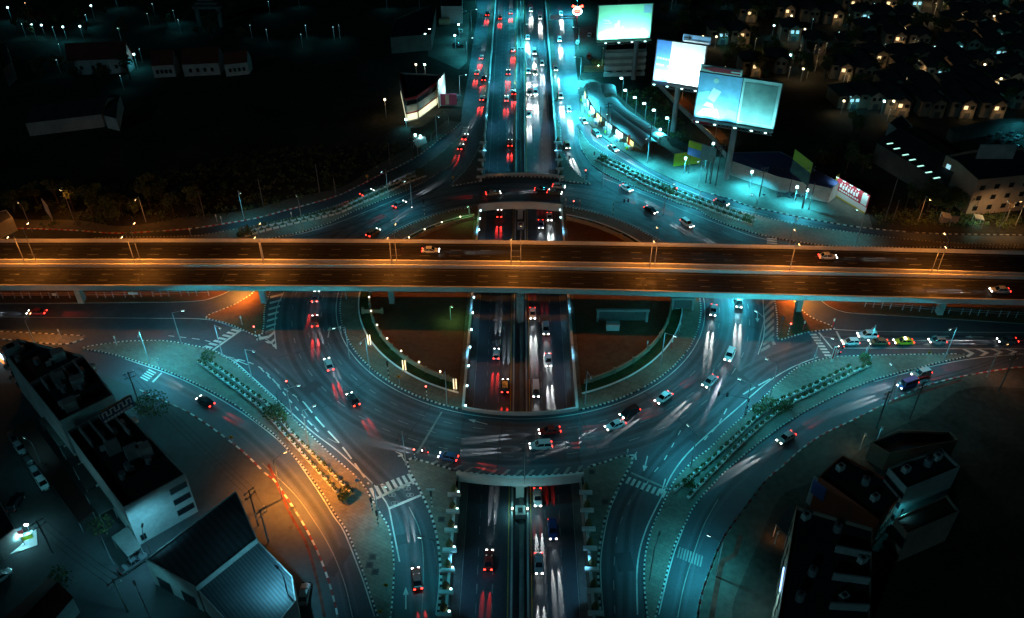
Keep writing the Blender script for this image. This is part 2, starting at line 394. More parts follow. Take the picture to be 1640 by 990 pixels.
I_S2 = [(1011.5, 733.6), (1005, 731), (989, 733.6), (969.5, 741), (948.5, 747), (938, 751)]
I_S2e = [(966, 1010), (962, 987), (958.5, 940), (958, 899.5), (962, 866.6), (969, 832), (971, 827), (981, 801.5), (992, 779), (1005, 754.6), (1013, 739)]
I_W = [(329.7, 510), (353, 516), (372.5, 522), (393.5, 531), (409.7, 538), (419, 537), (422.6, 521), (424, 495), (432, 469), (438, 452), (436, 440), (424, 445), (405, 470), (393.5, 478), (377, 488), (353, 498), (333, 506)]
I_E = [(1336.7, 527), (1322, 529), (1293, 533), (1270.5, 538.7), (1249.5, 545), (1245, 542), (1244.6, 510), (1240.6, 483), (1236, 465), (1240, 455), (1252, 460), (1273, 485), (1290, 503), (1309, 514), (1330, 522)]
I_W2 = [(-40, 530), (0, 531.6), (137, 539), (134, 543), (97, 552), (0, 543), (-40, 540)]
for nm, pts in (('SW', I_SW), ('SE', I_SE), ('NE', I_NE)):
    island(pts, M_pave)
island(I_NW, M_pave, col2=M_blk)
island(I_W, M_dirt); island(I_E, M_dirt); island(I_W2, M_pave, col2=M_blk, seg=.8)
# paved verges beside the sunken road south of the roundabout
for side, tip, edge in ((-1, I_S1, I_S1w), (1, I_S2, I_S2e)):
    e = spline(GL(edge), 1.2); tp = spline(GL(tip), 1.0)
    P = e+tp
    P2 = [p for p in P]+[Vector((side*HW, tp[-1].y, 0)), Vector((side*HW, e[0].y, 0))]
    area('verge', P2, .19, M_pave); kerb(P, None, .62, .42, 0, .26)
# verges north of the roundabout
V_N1 = [(779, 180), (775, 215), (766, 240), (752, 265), (735, 284), (722, 298), (748.5, 294), (769.5, 291)]
V_N2 = [(888, 180), (897, 205), (899, 230), (908, 258), (925, 280), (946, 295.5), (934, 294), (910, 291), (897, 289)]
for side, pts in ((-1, V_N1), (1, V_N2)):
    P = spline(GL(pts), 1.2)
    area('verge', P+[Vector((side*HW, P[-1].y, 0)), Vector((side*HW, P[0].y, 0))], .19, M_pave); kerb(P, None, .62, .42, 0, .26)
ao = math.asin(HW/(R_OUT+.1))
kerb(arc(R_OUT-.35, math.pi/2-ao, math.pi/2+ao), None, .62, .42, .02, .3)
kerb(arc(R_OUT-.35, -math.pi/2-ao, -math.pi/2+ao), None, .62, .42, .02, .3)
# planted strips between frontage roads and the main road, far end
for s in (-1, 1):
    struct(MB().prism([(s*(HW+.1), 300), (s*(HW+2.2), 300), (s*(HW+2.2), 1000), (s*(HW+.1), 1000)], 0, .25), 'planted_strip', M_lot)
    struct(MB().prism([(s*.2, 356), (s*1.3, 356), (s*1.3, 1000), (s*.2, 1000)], 0, .42), 'median', M_lot)

# ---------------------------------------------------------------- outer verges and lots
far = lambda *p: [Vector((x, y, 0)) for x, y in p]
S_NW = spline(GL([(738, 197), (720, 213), (705, 223), (677, 245), (643, 265), (610, 280), (577, 297), (543, 313), (493, 328), (455, 338), (410, 350), (333, 363), (280, 369), (187, 374), (110, 369), (0, 366), (-200, 362)]), 1.5)
S_NWn = GL([(764, 27), (757, 70), (752, 108), (745, 148), (740, 178)])
area('verge', far((-420, 700))+[Vector((-33, 700, 0))]+S_NWn+S_NW+far((-420, S_NW[-1].y)), .14, M_earth)
kerb(S_NW[:150], M_red, .9, .35, 0, .24); kerb(S_NW[150:260], M_red, 1.2, .35, 0, .24)
# lit footpath strip along the north-west slip road
def shoulder(P, w0, w1, z, m, name='footpath'):
    N = normals(P); mb = MB(); wb = lambda i: w1*(1+.22*math.sin(i*.13)+.16*math.sin(i*.29+1))
    for i in range(len(P)-1):
        q = [P[i]+N[i]*w0, P[i+1]+N[i+1]*w0, P[i+1]+N[i+1]*wb(i+1), P[i]+N[i]*wb(i)]
        mb.face([(p.x, p.y, z) for p in q])
    return struct(mb, name, m)
shoulder(S_NW, -.2, -5.5, .17, M_lot)
S_NE = spline(GL([(919, 47), (921, 86), (925, 129), (928, 160), (931, 184), (944, 200), (957, 213), (973, 226), (989, 237), (1013.5, 254.5), (1037.7, 269), (1062, 280), (1081, 290), (1102, 298), (1124, 307), (1147, 313), (1172.7, 321), (1197, 330), (1229, 337), (1261.6, 344.4), (1294, 351), (1326, 356.5), (1358.6, 362), (1397, 366.7), (1430, 370), (1503, 375), (1640, 377), (1800, 378)]), 1.5)
area('verge', S_NE+far((420, S_NE[-1].y), (420, 700), (30, 700)), .14, M_earth)
kerb(S_NE[105:], M_blk, .9, .35, 0, .24)
P_lot = GL([(925, 130), (931, 184), (957, 213), (989, 237), (1037, 269), (1081, 290), (1124, 307), (1172, 321), (1229, 337), (1294, 351), (1358, 362), (1397, 366.7), (1390, 338), (1340, 300), (1270, 275), (1200, 255), (1150, 252), (1110, 250), (1075, 235), (1062, 215), (1020, 180), (975, 140), (950, 128)])
area('gravel_lot', P_lot, .18, M_lot)
shoulder(S_NE[250:], .2, 9, .19, M_dirt)
S_SW = spline(GL([(-200, 562), (0, 575), (100, 588), (160, 601), (215, 622), (262, 643), (303, 662), (345, 690), (390, 725), (427, 761), (439, 769), (450, 785), (464.6, 806), (481, 832), (495.5, 857.5), (511.7, 891), (526, 930), (536, 966), (541, 989), (545, 1030), (546, 1080)]), 1.3)
area('verge', S_SW+far((-50, -60), (-420, -60))+[Vector((-420, S_SW[0].y, 0))], .14, M_street)
kerb(S_SW[-62:], mat('kerb_red_worn', (.20, .035, .03), .8, .2, 0, .3), 1.3, .35, 0, .24)
shoulder(S_SW[-75:], -.2, -10, .18, M_street)
S_SE = spline(GL([(1840, 583), (1640, 589), (1610, 592), (1577, 597), (1545, 603), (1513, 610), (1474, 622), (1430, 641), (1373, 670), (1317, 697), (1280, 723), (1250, 750), (1230, 767), (1200, 805), (1166.7, 850), (1153, 873), (1140, 907), (1126.7, 943), (1120, 970), (1115, 1010), (1110, 1080)]), 1.3)
area('verge', S_SE+far((50, -60), (420, -60))+[Vector((420, S_SE[0].y, 0))], .14, mat('verge_soil', (.045, .041, .034), .95, .1, 0, .6, .09, .8))
kerb(S_SE[:110], M_red, 1.0, .3, 0, .24); kerb(S_SE[109:-32], M_concd, 1.0, .3, 0, .24); kerb(S_SE[-33:], M_red, 1.0, .4, 0, .24)
rp = MB(); strip(rp, spline(GL([(1186, 858), (1176, 890), (1158, 900), (1150, 930), (1142, 975), (1138, 1000)]), 1.0), .9, .2); strip(rp, spline(GL([(430, 745), (450, 790), (468, 830), (490, 870), (508, 930), (520, 990)]), 1.0), .5, .2); strip(rp, spline(GL([(1420, 648), (1480, 628), (1540, 610)]), 1.0), .7, .2); struct(rp, 'faded_paint', mat('faded_red_paint', (.12, .035, .025), .85, .1, 0, .5, .3, 1.0))
shoulder(S_SE, .2, 6, .18, mat('verge_gravel', (.075, .07, .058), .95, .1, 0, .5, .09, .8))
# strips under the flyover
VW = spline(GL([(-200, 488), (0, 486), (200, 484), (310, 482), (345, 475), (365, 466), (380, 456)]), 1.5)
area('verge', VW+GL([(372, 442), (-200, 442)]), .16, M_dirt)
VE = spline(GL([(1310, 471), (1320, 484), (1341, 496), (1366, 501), (1400, 503), (1500, 509), (1640, 518), (1840, 530)]), 1.5)
area('verge', VE+GL([(1840, 470), (1330, 455)]), .16, M_dirt)
lm = MB(); strip(lm, VW, .22, .2, off=-.5); strip(lm, VE, .22, .2, off=-.5); struct(lm, 'lane_marking', M_line)

# ---------------------------------------------------------------- central islands, two halves
def half(side):
    a = math.asin((HW+.1)/R_IN)
    P = arc(R_IN, math.pi/2-a, -math.pi/2+a, 90) if side > 0 else arc(R_IN, math.pi/2+a, 3*math.pi/2-a, 90)
    area('footpath', P, .17, M_path); kerb(P, None, .5, .32, 0, .26)
    inner = lambda r: [Vector((RC.x+(p.x-RC.x)*r/R_IN, RC.y+(p.y-RC.y)*r/R_IN, 0)) for p in P]
    def clip(Q): return [q for q in Q if abs(q.x) > HW+.2]
    g = clip(inner(R_IN-4.6)); area('grass_strip', g, .21, M_grass)
    d = clip(inner(R_IN-7.4)); area('dirt_yard', d, .24, M_dirt)
    lw = MB(); wallpath(lw, g, .3, .17, .42)
    tag(lw.build('low_kerb_wall', M_white), f'low white edging wall round the {"right" if side > 0 else "left"} half of the central island', 'edging')
    return g, d
ISL = {-1: half(-1), 1: half(1)}
def yard_wall(side):
    g, d = ISL[side]; lab = 'right' if side > 0 else 'left'
    t = thing('balustrade_wall', f'beige balustrade wall with square posts round the {lab} dirt yard', 'wall')
    P = resample(d, 1.0); b = MB(); c = MB()
    wallpath(b, P, .28, .2, 1.25); wallpath(c, P, .5, 1.25, 1.42)
    m = mat('beige_render', (.26, .21, .14), .85, .2, 0, .2)
    b.build('wall_panel', m, t); c.build('coping', m, t)
    for i in range(0, len(P), 6):
        MB().box((P[i].x, P[i].y, .95), (.55, .55, 1.6)).build('post', m, t)
    return P
YW = {s: yard_wall(s) for s in (-1, 1)}

# ---------------------------------------------------------------- worn wheel tracks and patched asphalt
M_wear = asphalt('asphalt_worn_dark', (.034, .039, .047)); M_pale = asphalt('asphalt_polished', (.070, .075, .086))
w1, w2 = MB(), MB(); wk = 0
for r, d in ((R_IN+2.8, .55), (R_IN+6.4, .6), (R_IN+10, .6), (R_IN+13.6, .6)):
    strip(w1, arc(r, 0, 2*math.pi, 220), d*1.6, .0312)
    for o in (-.95, .95): strip(w2, arc(r+o, 0, 2*math.pi, 220), .42, .0322)
for pts in ([(395, 560), (450, 605), (520, 690), (600, 770), (650, 840), (668, 988)], [(430, 575), (500, 640), (560, 710), (630, 780), (672, 850), (690, 988)], [(1300, 560), (1230, 590), (1150, 665), (1060, 740), (1010, 820), (1000, 988)], [(1300, 548), (1200, 590), (1110, 670), (1030, 760), (985, 850), (985, 988)], [(1330, 655), (1230, 725), (1150, 800), (1110, 880), (1085, 988)], [(220, 590), (320, 640), (400, 700), (470, 770), (530, 860), (565, 988)], [(430, 392), (540, 368), (640, 330), (720, 285), (755, 200)], [(910, 200), (930, 262), (980, 305), (1080, 350), (1200, 392)], [(925, 180), (960, 222), (1030, 268), (1120, 315), (1250, 348), (1400, 376)], [(1640, 552), (1450, 552), (1330, 556)], [(1640, 539), (1450, 539), (1330, 540)]):
    P = spline(GL(pts), 2.0); wk += 1; strip(w1, P, .8, .0335+.0022*wk)
    for o in (-.95, .95): strip(w2, P, .42, .0346+.0022*wk, off=o)
for x, y, w_, h_, a in ((640, 865, 5, 2.2, .3), (560, 640, 3, 6, .6), (1120, 700, 4, 2, .8), (1180, 600, 2.4, 7, .5), (500, 620, 4, 2.5, .9), (880, 730, 7, 2, .05), (700, 715, 3, 2, .4), (1075, 870, 2.2, 5, .3), (1000, 900, 3, 4, .1), (540, 900, 2.5, 6, -.4), (980, 330, 6, 2, .5), (640, 300, 4, 2, .5)):
    c = G(x, y); w1.box((c.x, c.y, .045), (w_, h_, .022), a)
for k_ in range(18):
    a = k_*.349+.1; strip(w1, [Vector((RC.x+r*math.cos(a), RC.y+r*math.sin(a), 0)) for r in (R_IN+.6, R_IN+9, R_OUT-1)], .28, .0585)
struct(w1, 'asphalt_patch', M_wear); struct(w2, 'wheel_track', M_pale)
# ---------------------------------------------------------------- painted markings
mk, mf = MB(), MB()
strip(mk, arc(R_IN+1.0, 0, 2*math.pi, 200), .2, .06)
for r, d in ((R_IN+4.6, (2.2, 4.5)), (R_IN+8.2, (2.2, 4.5)), (R_IN+11.8, (2.2, 4.5))):
    strip(mf, arc(r, 0, 2*math.pi, 260), .17, .06, d)
def L(pts, w=.2, dash=None, m=mk, z=.06, sp=True): strip(m, spline(GL(pts), 1.0) if sp else GL(pts), w, z, dash)
# edge lines following the islands
L([(340, 560), (369, 575), (387, 589), (409, 609), (437, 634), (475, 669), (503, 694), (540, 722), (573, 752), (600, 778), (612, 796), (622, 812), (630, 850), (640, 900)], .26)
L([(200, 575), (272, 600), (324, 624), (381, 657), (437, 698), (470, 731), (494, 764), (516, 797), (535, 828), (551, 852), (575, 912), (586, 943), (600, 988)], .22)
L([(1020, 724), (1008, 745), (997, 770), (985, 797), (975, 822), (966, 866), (962, 900), (963, 940), (967, 988)], .2)
L([(641, 727), (660, 758), (680, 790), (690, 818), (698, 850), (702, 880), (704, 905), (703, 940), (698, 985)], .2)
L([(1395, 605), (1330, 632), (1262, 670), (1200, 713), (1150, 757), (1120, 790), (1105, 820), (1090, 858), (1080, 885), (1070, 920), (1062, 954), (1055, 985)], .2)
L([(1310, 572), (1270, 588), (1230, 612), (1180, 655), (1140, 690), (1100, 728), (1075, 762), (1060, 795), (1050, 815), (1036, 845), (1025, 880), (1020, 920), (1021, 985)], .26)
L([(1400, 612), (1472, 592), (1526, 580), (1580, 572), (1640, 567)], .2)
L([(1700, 559), (1550, 559), (1400, 558), (1350, 558)], .2); L([(1700, 546), (1450, 545.5), (1358, 545)], .16)
L([(1336, 528), (1400, 531), (1500, 532), (1640, 533), (1700, 533)], .2); L([(240, 510), (330, 512), (380, 527), (425, 543), (443, 559)], .22)
L([(0, 508), (120, 509), (240, 510)], .16)
L([(429, 381), (480, 375), (540, 357), (600, 334), (660, 309), (700, 292)], .2)
L([(429, 386), (500, 371), (560, 352), (640, 321)], .17, (2.5, 2), mf)
L([(965, 285), (1000, 299), (1060, 323), (1120, 347), (1200, 377), (1240, 386)], .2)
L([(1000, 306), (1060, 331), (1120, 357), (1180, 380)], .17, (2.5, 2.5), mf)
L([(1230, 345), (1170, 331), (1110, 309), (1050, 283), (990, 250), (950, 224)], .17)
# dashed lane lines on the south-west approach
L([(366, 572), (405, 583), (430, 600), (457, 633), (480, 660), (510, 692)], .3, (1.6, 1.3))
L([(418, 591), (440, 612), (470, 633), (487, 645)], .24, (1.6, 1.6))
L([(487, 645), (512, 676), (545, 712), (570, 745), (592, 778)], .34, (4.2, 1.5))
L([(270, 538), (320, 544), (345, 550)], .2, (1.6, 1.6))
L([(1128, 705), (1150, 680), (1166, 651)], .26, (1.8, 1.5)); L([(1190, 632), (1210, 620), (1236, 606)], .34, (4.0, 1.4))
L([(1090, 690), (1065, 735), (1045, 760), (1030, 785)], .2, (1.8, 2.2))
L([(655, 812), (672, 850), (678, 900), (676, 985)], .18, None, mf); L([(1010, 800), (990, 850), (983, 920), (985, 988)], .16, (1.8, 3), mf)
L([(1150, 800), (1128, 840), (1110, 890), (1095, 940), (1085, 990)], .17, None, mf)
L([(420, 742), (470, 790), (500, 830), (530, 880), (552, 935), (565, 990)], .16, None, mf)
L([(440, 590), (470, 630), (510, 690), (560, 720)], .17, (2.5, 3), mf)
def quads(list_, m=mk, z=.062):
    for q in list_: m.face([(p.x, p.y, z) for p in GL(q)])
def zebra(a, b, n, length, duty=.55, m=mk):
    """bars from photo point a to b, each running along the photo vector 'length'"""
    A, B = G(*a), G(*b); Lv = G(a[0]+length[0], a[1]+length[1])-A
    for i in range(n):
        p, q = A+(B-A)*(i/n), A+(B-A)*((i+duty)/n)
        m.face([(v.x, v.y, .062) for v in (p, q, q+Lv, p+Lv)])
zebra((591, 783), (660, 757), 8, (9, 17)); quads([[(598, 799), (661, 770), (663, 773), (600, 802)], [(622, 813), (676, 791), (677, 794), (623, 817)]])
zebra((1007, 764), (1072, 789), 8, (-6, 10)); quads([[(1011, 756), (1070, 782), (1070, 785), (1010, 759)]], mf)
zebra((326, 556), (376, 525), 7, (12, 3)); quads([[(339, 561), (384, 529), (387, 530), (342, 562)]])
zebra((224, 605), (240, 590), 5, (12, 6)); quads([[(243, 612), (258, 597), (260, 598), (246, 613)]])
zebra((1296, 535), (1323, 573), 8, (11, 0)); quads([[(1310, 533), (1332, 559), (1334, 559), (1313, 533)], [(1338, 531), (1348, 551), (1351, 551), (1341, 531)]])
zebra((1088, 876), (1128, 892), 9, (-4, 17), m=mf); zebra((1228, 378), (1228, 392), 4, (16, 1)); zebra((742, 204), (738, 219), 5, (9, -1))
# hatched wedges
for i in range(7):
    y = 470+i*9.5; x0, x1 = 433-i*1.3, 453-i*2.2
    if i < 7: quads([[(x0, y+5), (x1, y), (x1, y+3), (x0, y+8)]])
quads([[(426, 531), (438, 525), (438, 529), (426, 535)], [(414, 541), (430, 538), (440, 530), (440, 534), (431, 542), (416, 545)], [(424, 547), (434, 547), (441, 541), (441, 545), (436, 551), (428, 550)], [(436, 555), (441, 550), (442, 556)]])
L([(455, 468), (445, 489), (441, 510), (440, 534), (442.5, 557)], .2)
for i in range(6):
    y = 482+i*11; quads([[(1224, y+10), (1239, y-4), (1240, y+1), (1224, y+16)]], mf)
quads([[(1222, 550), (1238, 541), (1243, 552), (1238, 553), (1235, 546), (1222, 554)], [(1218, 560), (1232, 552), (1234, 556), (1218, 565)]], mf)
L([(1222, 480), (1223.6, 534), (1214, 568)], .18)
for i in range(4):
    x = 1540+i*23; quads([[(x, 559.5), (x+6, 559.5), (x+21, 566-i*.8), (x+12, 572-i*1.6), (x+5, 572-i*1.6), (x+13, 566-i*.8)]])
quads([[(632, 723), (644, 727), (646, 731), (638, 732), (637, 730), (642, 729)], [(1008, 728), (1019, 728), (1020, 737), (1017, 737), (1016, 731), (1008, 731)]])
# chevrons painted along the outer edge of the near bridge
for i in range(16):
    a = R(-90)+(-ao*1.5+3*ao*i/15); c = [Vector((RC.x+r*math.cos(b), RC.y+r*math.sin(b), 0)) for r, b in ((R_OUT-.8, a), (R_OUT-2.2, a+.018), (R_OUT-2.2, a+.03), (R_OUT-.8, a+.012))]
    mf.face([(p.x, p.y, .062) for p in c])
# stop lines across the ring and lane arrows
quads([[(706, 660), (709, 660), (670, 727), (666, 726)]], mf)
def arrow(px, py, dx, dy, s=1.0, m=mk):
    A = G(px, py); D = (G(px+dx, py+dy)-A).normalized(); N = Vector((-D.y, D.x, 0))
    for pts in ([(-2.2, -.12), (-2.2, .12), (.6, .12), (.6, -.12)], [(.6, -.5), (.6, .5), (2.2, 0)]):
        m.face([tuple(A+D*x*s+N*y*s)[:2]+(.064,) for x, y in pts])
for a in ((385, 580, -1, -.4), (765, 676, -1, -.25), (527, 532, .2, -1), (1062, 780, -.3, 1), (1034, 743, -.25, 1), (1213, 508, 0, 1), (1418, 500, -1, 0), (650, 958, 0, -1), (1505, 539, -1, 0), (1560, 540, -1, 0)): arrow(*a)
for a in ((1567, 552, -1, 0), (1492, 552, -1, 0), (700, 560, .2, -1), (655, 600, .2, -1), (1140, 600, -.4, 1)): arrow(*a, m=mf)
# bicycle and motorcycle symbols in the waiting box
for x, y in ((628, 793), (632, 806), (652, 783), (657, 793)):
    for k in (-1, 1):
        c = G(x+k*2.2, y); P = [c+Vector((.42*math.cos(t*.7), .42*math.sin(t*.7), 0)) for t in range(10)]; strip(mf, P, .14, .063)
    quads([[(x-2, y-1.5), (x+2, y-2), (x+2, y-1.2), (x-2, y-.7)]], mf)
struct(mk, 'road_marking', M_line); struct(mf, 'road_marking', M_faint)
# manholes and paving patches
ml, mh = MB(), MB()
for x, y in ((597, 893), (601, 917), (592, 906), (707, 833), (468, 815), (466, 846), (969, 805), (948, 757)):
    c = G(x, y); mh.box((c.x, c.y, .205), (1.3, 1.3, .03)); ml.cyl((c.x, c.y, .2), (c.x, c.y, .245), .42, n=14)
struct(mh, 'manhole_surround', M_street); struct(ml, 'manhole_cover', M_blk)

# ================================================================ FLYOVER (two decks, piers)
ZD = 7.5
M_dwear = asphalt('asphalt_flyover_worn', (.015, .015, .015))
M_fly = mat('flyover_concrete', (.62, .60, .55), .8, .2, 0, .18, .12, 1.2)
LX = (-260, 0, 410, 820, 1230, 1640, 1900)
def deckline(ys): return spline(GL(list(zip(LX, ys)), ZD), 4.0)
dA = deckline((388, 387.5, 387.2, 390, 397.2, 407, 414))
dB = deckline((420.5, 421, 421, 424, 431.2, 442.5, 450))
dC = deckline((426.5, 427, 427.5, 430, 438, 446.5, 453))
dD = deckline((461, 462, 462.6, 466, 476.5, 486, 493))
def flyover(S, Nn, lab):
    t = thing('flyover', f'long elevated road deck crossing above the roundabout, the {lab} of the pair', 'flyover')
    N = [min(Nn, key=lambda q: (q-p).length) if False else None for p in S]
    # pair the two edges by x
    def at(P, x):
        for a, b in zip(P, P[1:]):
            if a.x <= x <= b.x: u = (x-a.x)/max(1e-6, b.x-a.x); return a+(b-a)*u
        return P[-1] if x > P[-1].x else P[0]
    xs = [max(S[0].x, Nn[0].x)+i*(min(S[-1].x, Nn[-1].x)-max(S[0].x, Nn[0].x))/140 for i in range(141)]
    s = [at(S, x) for x in xs]; n = [at(Nn, x) for x in xs]
    dk, gd = MB(), MB()
    for i in range(140):
        q = [s[i], s[i+1], n[i+1], n[i]]
        dk.face([(p.x, p.y, ZD) for p in q])
        lo = [(p.x, p.y, ZD-.45) for p in q]
        gd.face(lo[::-1])
        m0, m1 = (s[i]+n[i])/2, (s[i+1]+n[i+1])/2; h = (n[i]-s[i]).length*.28
        g = [(m0.x, m0.y-h), (m1.x, m1.y-h), (m1.x, m1.y+h), (m0.x, m0.y+h)]
        gl = [(x, y, ZD-2.0) for x, y in g]; gu = [(x, y+dy*.25, ZD-.45) for (x, y), dy in zip(g, (-h, -h, h, h))]
        gd.face(gl[::-1]); gd.face([gl[0], gl[1], gu[1], gu[0]]); gd.face([gl[2], gl[3], gu[3], gu[2]])
    dk.build('road_surface', M_deck, t); gd.build('box_girder', M_conc, t)
    for P, o in ((s, .15), (n, -.15)):
        w_ = MB(); wallpath(w_, P, .42, -.55, .95, off=o, zf=lambda p: ZD); w_.build('parapet', M_fly, t)
    mk2 = MB()
    for f in (.12, .88):
        strip(mk2, [a+(b-a)*f for a, b in zip(s, n)], .14, ZD+.03)
    struct(mk2, 'lane_marking', M_faint)
    md = MB()
    for f in (.37, .64): strip(md, [a+(b-a)*f for a, b in zip(s, n)], .17, ZD+.03, (2.6, 5.2))
    struct(md, 'lane_marking', M_faint)
    wr = MB()
    for f in (.19, .30, .43, .56, .70, .82): strip(wr, [a+(b-a)*f for a, b in zip(s, n)], .5, ZD+.012)
    for k_ in range(26):
        i = (k_*53+7) % 136; f = .2+.6*((k_*37) % 10)/10; c = s[i]+(n[i]-s[i])*f; wr.box((c.x, c.y, ZD+.012), (2+(k_ % 4)*2.2, .9+(k_ % 3)*.7, .012))
    struct(wr, 'asphalt_patch', M_dwear)
    jt = MB()
    for i in range(4, 140, 9): jt.box(((s[i].x+n[i].x)/2, (s[i].y+n[i].y)/2, ZD+.02), (.35, (n[i]-s[i]).length-1, .03))
    struct(jt, 'expansion_joint', M_blk)
    return s, n
sS, nS = flyover(dD, dC, 'nearer one'); sN, nN = flyover(dB, dA, 'farther one')
def deck_at(S, Nn, px_x):
    x = G(px_x, 440, ZD).x
    i = min(range(len(S)), key=lambda k: abs(S[k].x-x)); return S[i], Nn[i]
pier_spots = [(-110, 'outermost pier on the far left'), (125, 'pier behind the fence at the far left'), (412, 'pier between the fence and the roundabout on the left'), (620, 'pier in the left dirt yard'), (828, 'round headed pier standing in the underpass median'), (1092, 'pier at the edge of the right dirt yard'), (1272, 'pier on the small island right of the roundabout'), (1497, 'pier behind the fence on the right'), (1720, 'outermost pier on the far right')]
for px_x, lab in pier_spots:
    for S, Nn, dl in ((sS, nS, 'nearer'), (sN, nN, 'farther')):
        a, b = deck_at(S, Nn, px_x); c = (a+b)/2
        z0 = -DEEP if px_x == 828 else 0
        if px_x == 828: c.x = 0.0
        t = thing('flyover_pier', f'concrete {lab}, under the {dl} deck', 'pier', (c.x, c.y, z0), 0, 'piers of the flyover')
        H = ZD-2.05-z0
        if px_x == 828:
            MB().cyl((0, 0, 0), (0, 0, H-1.6), .95, n=18).build('column', M_conc, t); MB().cyl((0, 0, H-1.6), (0, 0, H), 1.0, 2.2, n=18).build('head', M_conw, t)
        else:
            MB().box((0, 0, (H-1.2)/2), (1.3, 1.7, H-1.2)).build('column', M_conc, t); MB().box((0, 0, H-.6), (1.5, 1.9, 1.2), taper=(1.0, 2.4)).build('head', M_conc, t)
# ================================================================ LAMPS
TEAL = (0.055, 0.78, 1.0); ORANGE = (1.0, 0.31, 0.04); WARM = (1.0, 0.66, 0.30)
def spot(parent, loc, aim, col, power, size=140, blend=.8, rad=.25, name='lamp_light'):
    d = bpy.data.lights.new(name, 'SPOT'); d.energy = power; d.color = col; d.spot_size = R(size); d.spot_blend = blend; d.shadow_soft_size = rad
    o = bpy.data.objects.new(name, d); COL.objects.link(o); o.parent = parent; o.location = loc
    o.rotation_euler = (Vector(aim)-Vector(loc)).to_track_quat('-Z', 'Y').to_euler(); return o
def point(parent, loc, col, power, rad=.2, name='lamp_light'):
    d = bpy.data.lights.new(name, 'POINT'); d.energy = power; d.color = col; d.shadow_soft_size = rad
    o = bpy.data.objects.new(name, d); COL.objects.link(o); o.parent = parent; o.location = loc; return o
def street_lamp(base, aim, label, col=TEAL, power=9000, big=False, h=9.5, arm=2.2, double=False, name='street_lamp', group=None, size=150, blend=.8, z=0.0, glowm=None, fixture=True, group_cat='street lamp'):
    b = base if isinstance(base, Vector) else G(base[0], base[1], z); a = aim if isinstance(aim, Vector) else G(aim[0], aim[1], z)
    d = a-b; d.z = 0; L_ = d.length; d = d.normalized() if L_ > .01 else Vector((1, 0, 0))
    t = thing(name, label, group_cat, b, 0, group)
    m = M_steel
    MB().cyl((0, 0, 0), (0, 0, h), .13, .07, 8).build('pole', m, t)
    gm_ = glowm or (G_orange if col is ORANGE else G_teal if col is TEAL else G_warm if col is WARM else G_green)
    for s in ((1, -1) if double else (1,)):
        e = d*arm*s
        MB().cyl((0, 0, h-.1), (e.x, e.y, h+.35), .06, .05, 6).build('arm', m, t)
        hd = MB().box((e.x+d.x*.3*s, e.y+d.y*.3*s, h+.38), (.85, .34, .16), math.atan2(d.y, d.x)).build('lamp_head', m, t)
        MB().box((e.x+d.x*.3*s, e.y+d.y*.3*s, h+.48 if big else h+.28), (.95, .7, .42) if big else (.62, .28, .12), math.atan2(d.y, d.x)).build('lens', gm_, hd)
        spot(t, (e.x+d.x*.3*s, e.y+d.y*.3*s, h+.15), (e.x+d.x*(max(L_-arm, 0)*.55)*s, e.y+d.y*(max(L_-arm, 0)*.55)*s, 0), col, power, size, blend)
    return t
PW = 3600
# flyover lamps: one pole on each inner parapet, arms over their own deck
for k, px_x in enumerate((30, 215, 415, 625, 825, 1041, 1262, 1488)):
    for S, Nn, e, dl, dy in ((sS, nS, 1, 'nearer', -1), (sN, nN, 0, 'farther', 1)):
        a, b = deck_at(S, Nn, px_x+(0 if e else 6)); p = (b if e else a).copy(); p.z = ZD+.9
        t = thing('flyover_lamp', f'orange street lamp over the {dl} flyover deck, {("first","second","third","fourth","fifth","sixth","seventh","eighth")[k]} from the left', 'street lamp', p, 0, 'orange lamps along the flyover')
        H = 9.0
        MB().cyl((0, 0, -.2), (0, 0, H), .12, .07, 8).build('pole', M_steel, t)
        MB().cyl((0, 0, H-.1), (0, dy*2.1, H+.3), .055, .05, 6).build('arm', M_steel, t)
        hd = MB().box((0, dy*2.4, H+.36), (.34, .85, .16)).build('lamp_head', M_steel, t)
        MB().box((0, dy*2.4, H+.26), (.34, .62, .14)).build('lens', G_orange, hd)
        spot(t, (0, dy*2.4, H+.1), (0, dy*5.0, 0), ORANGE, 6600, 160, .55)
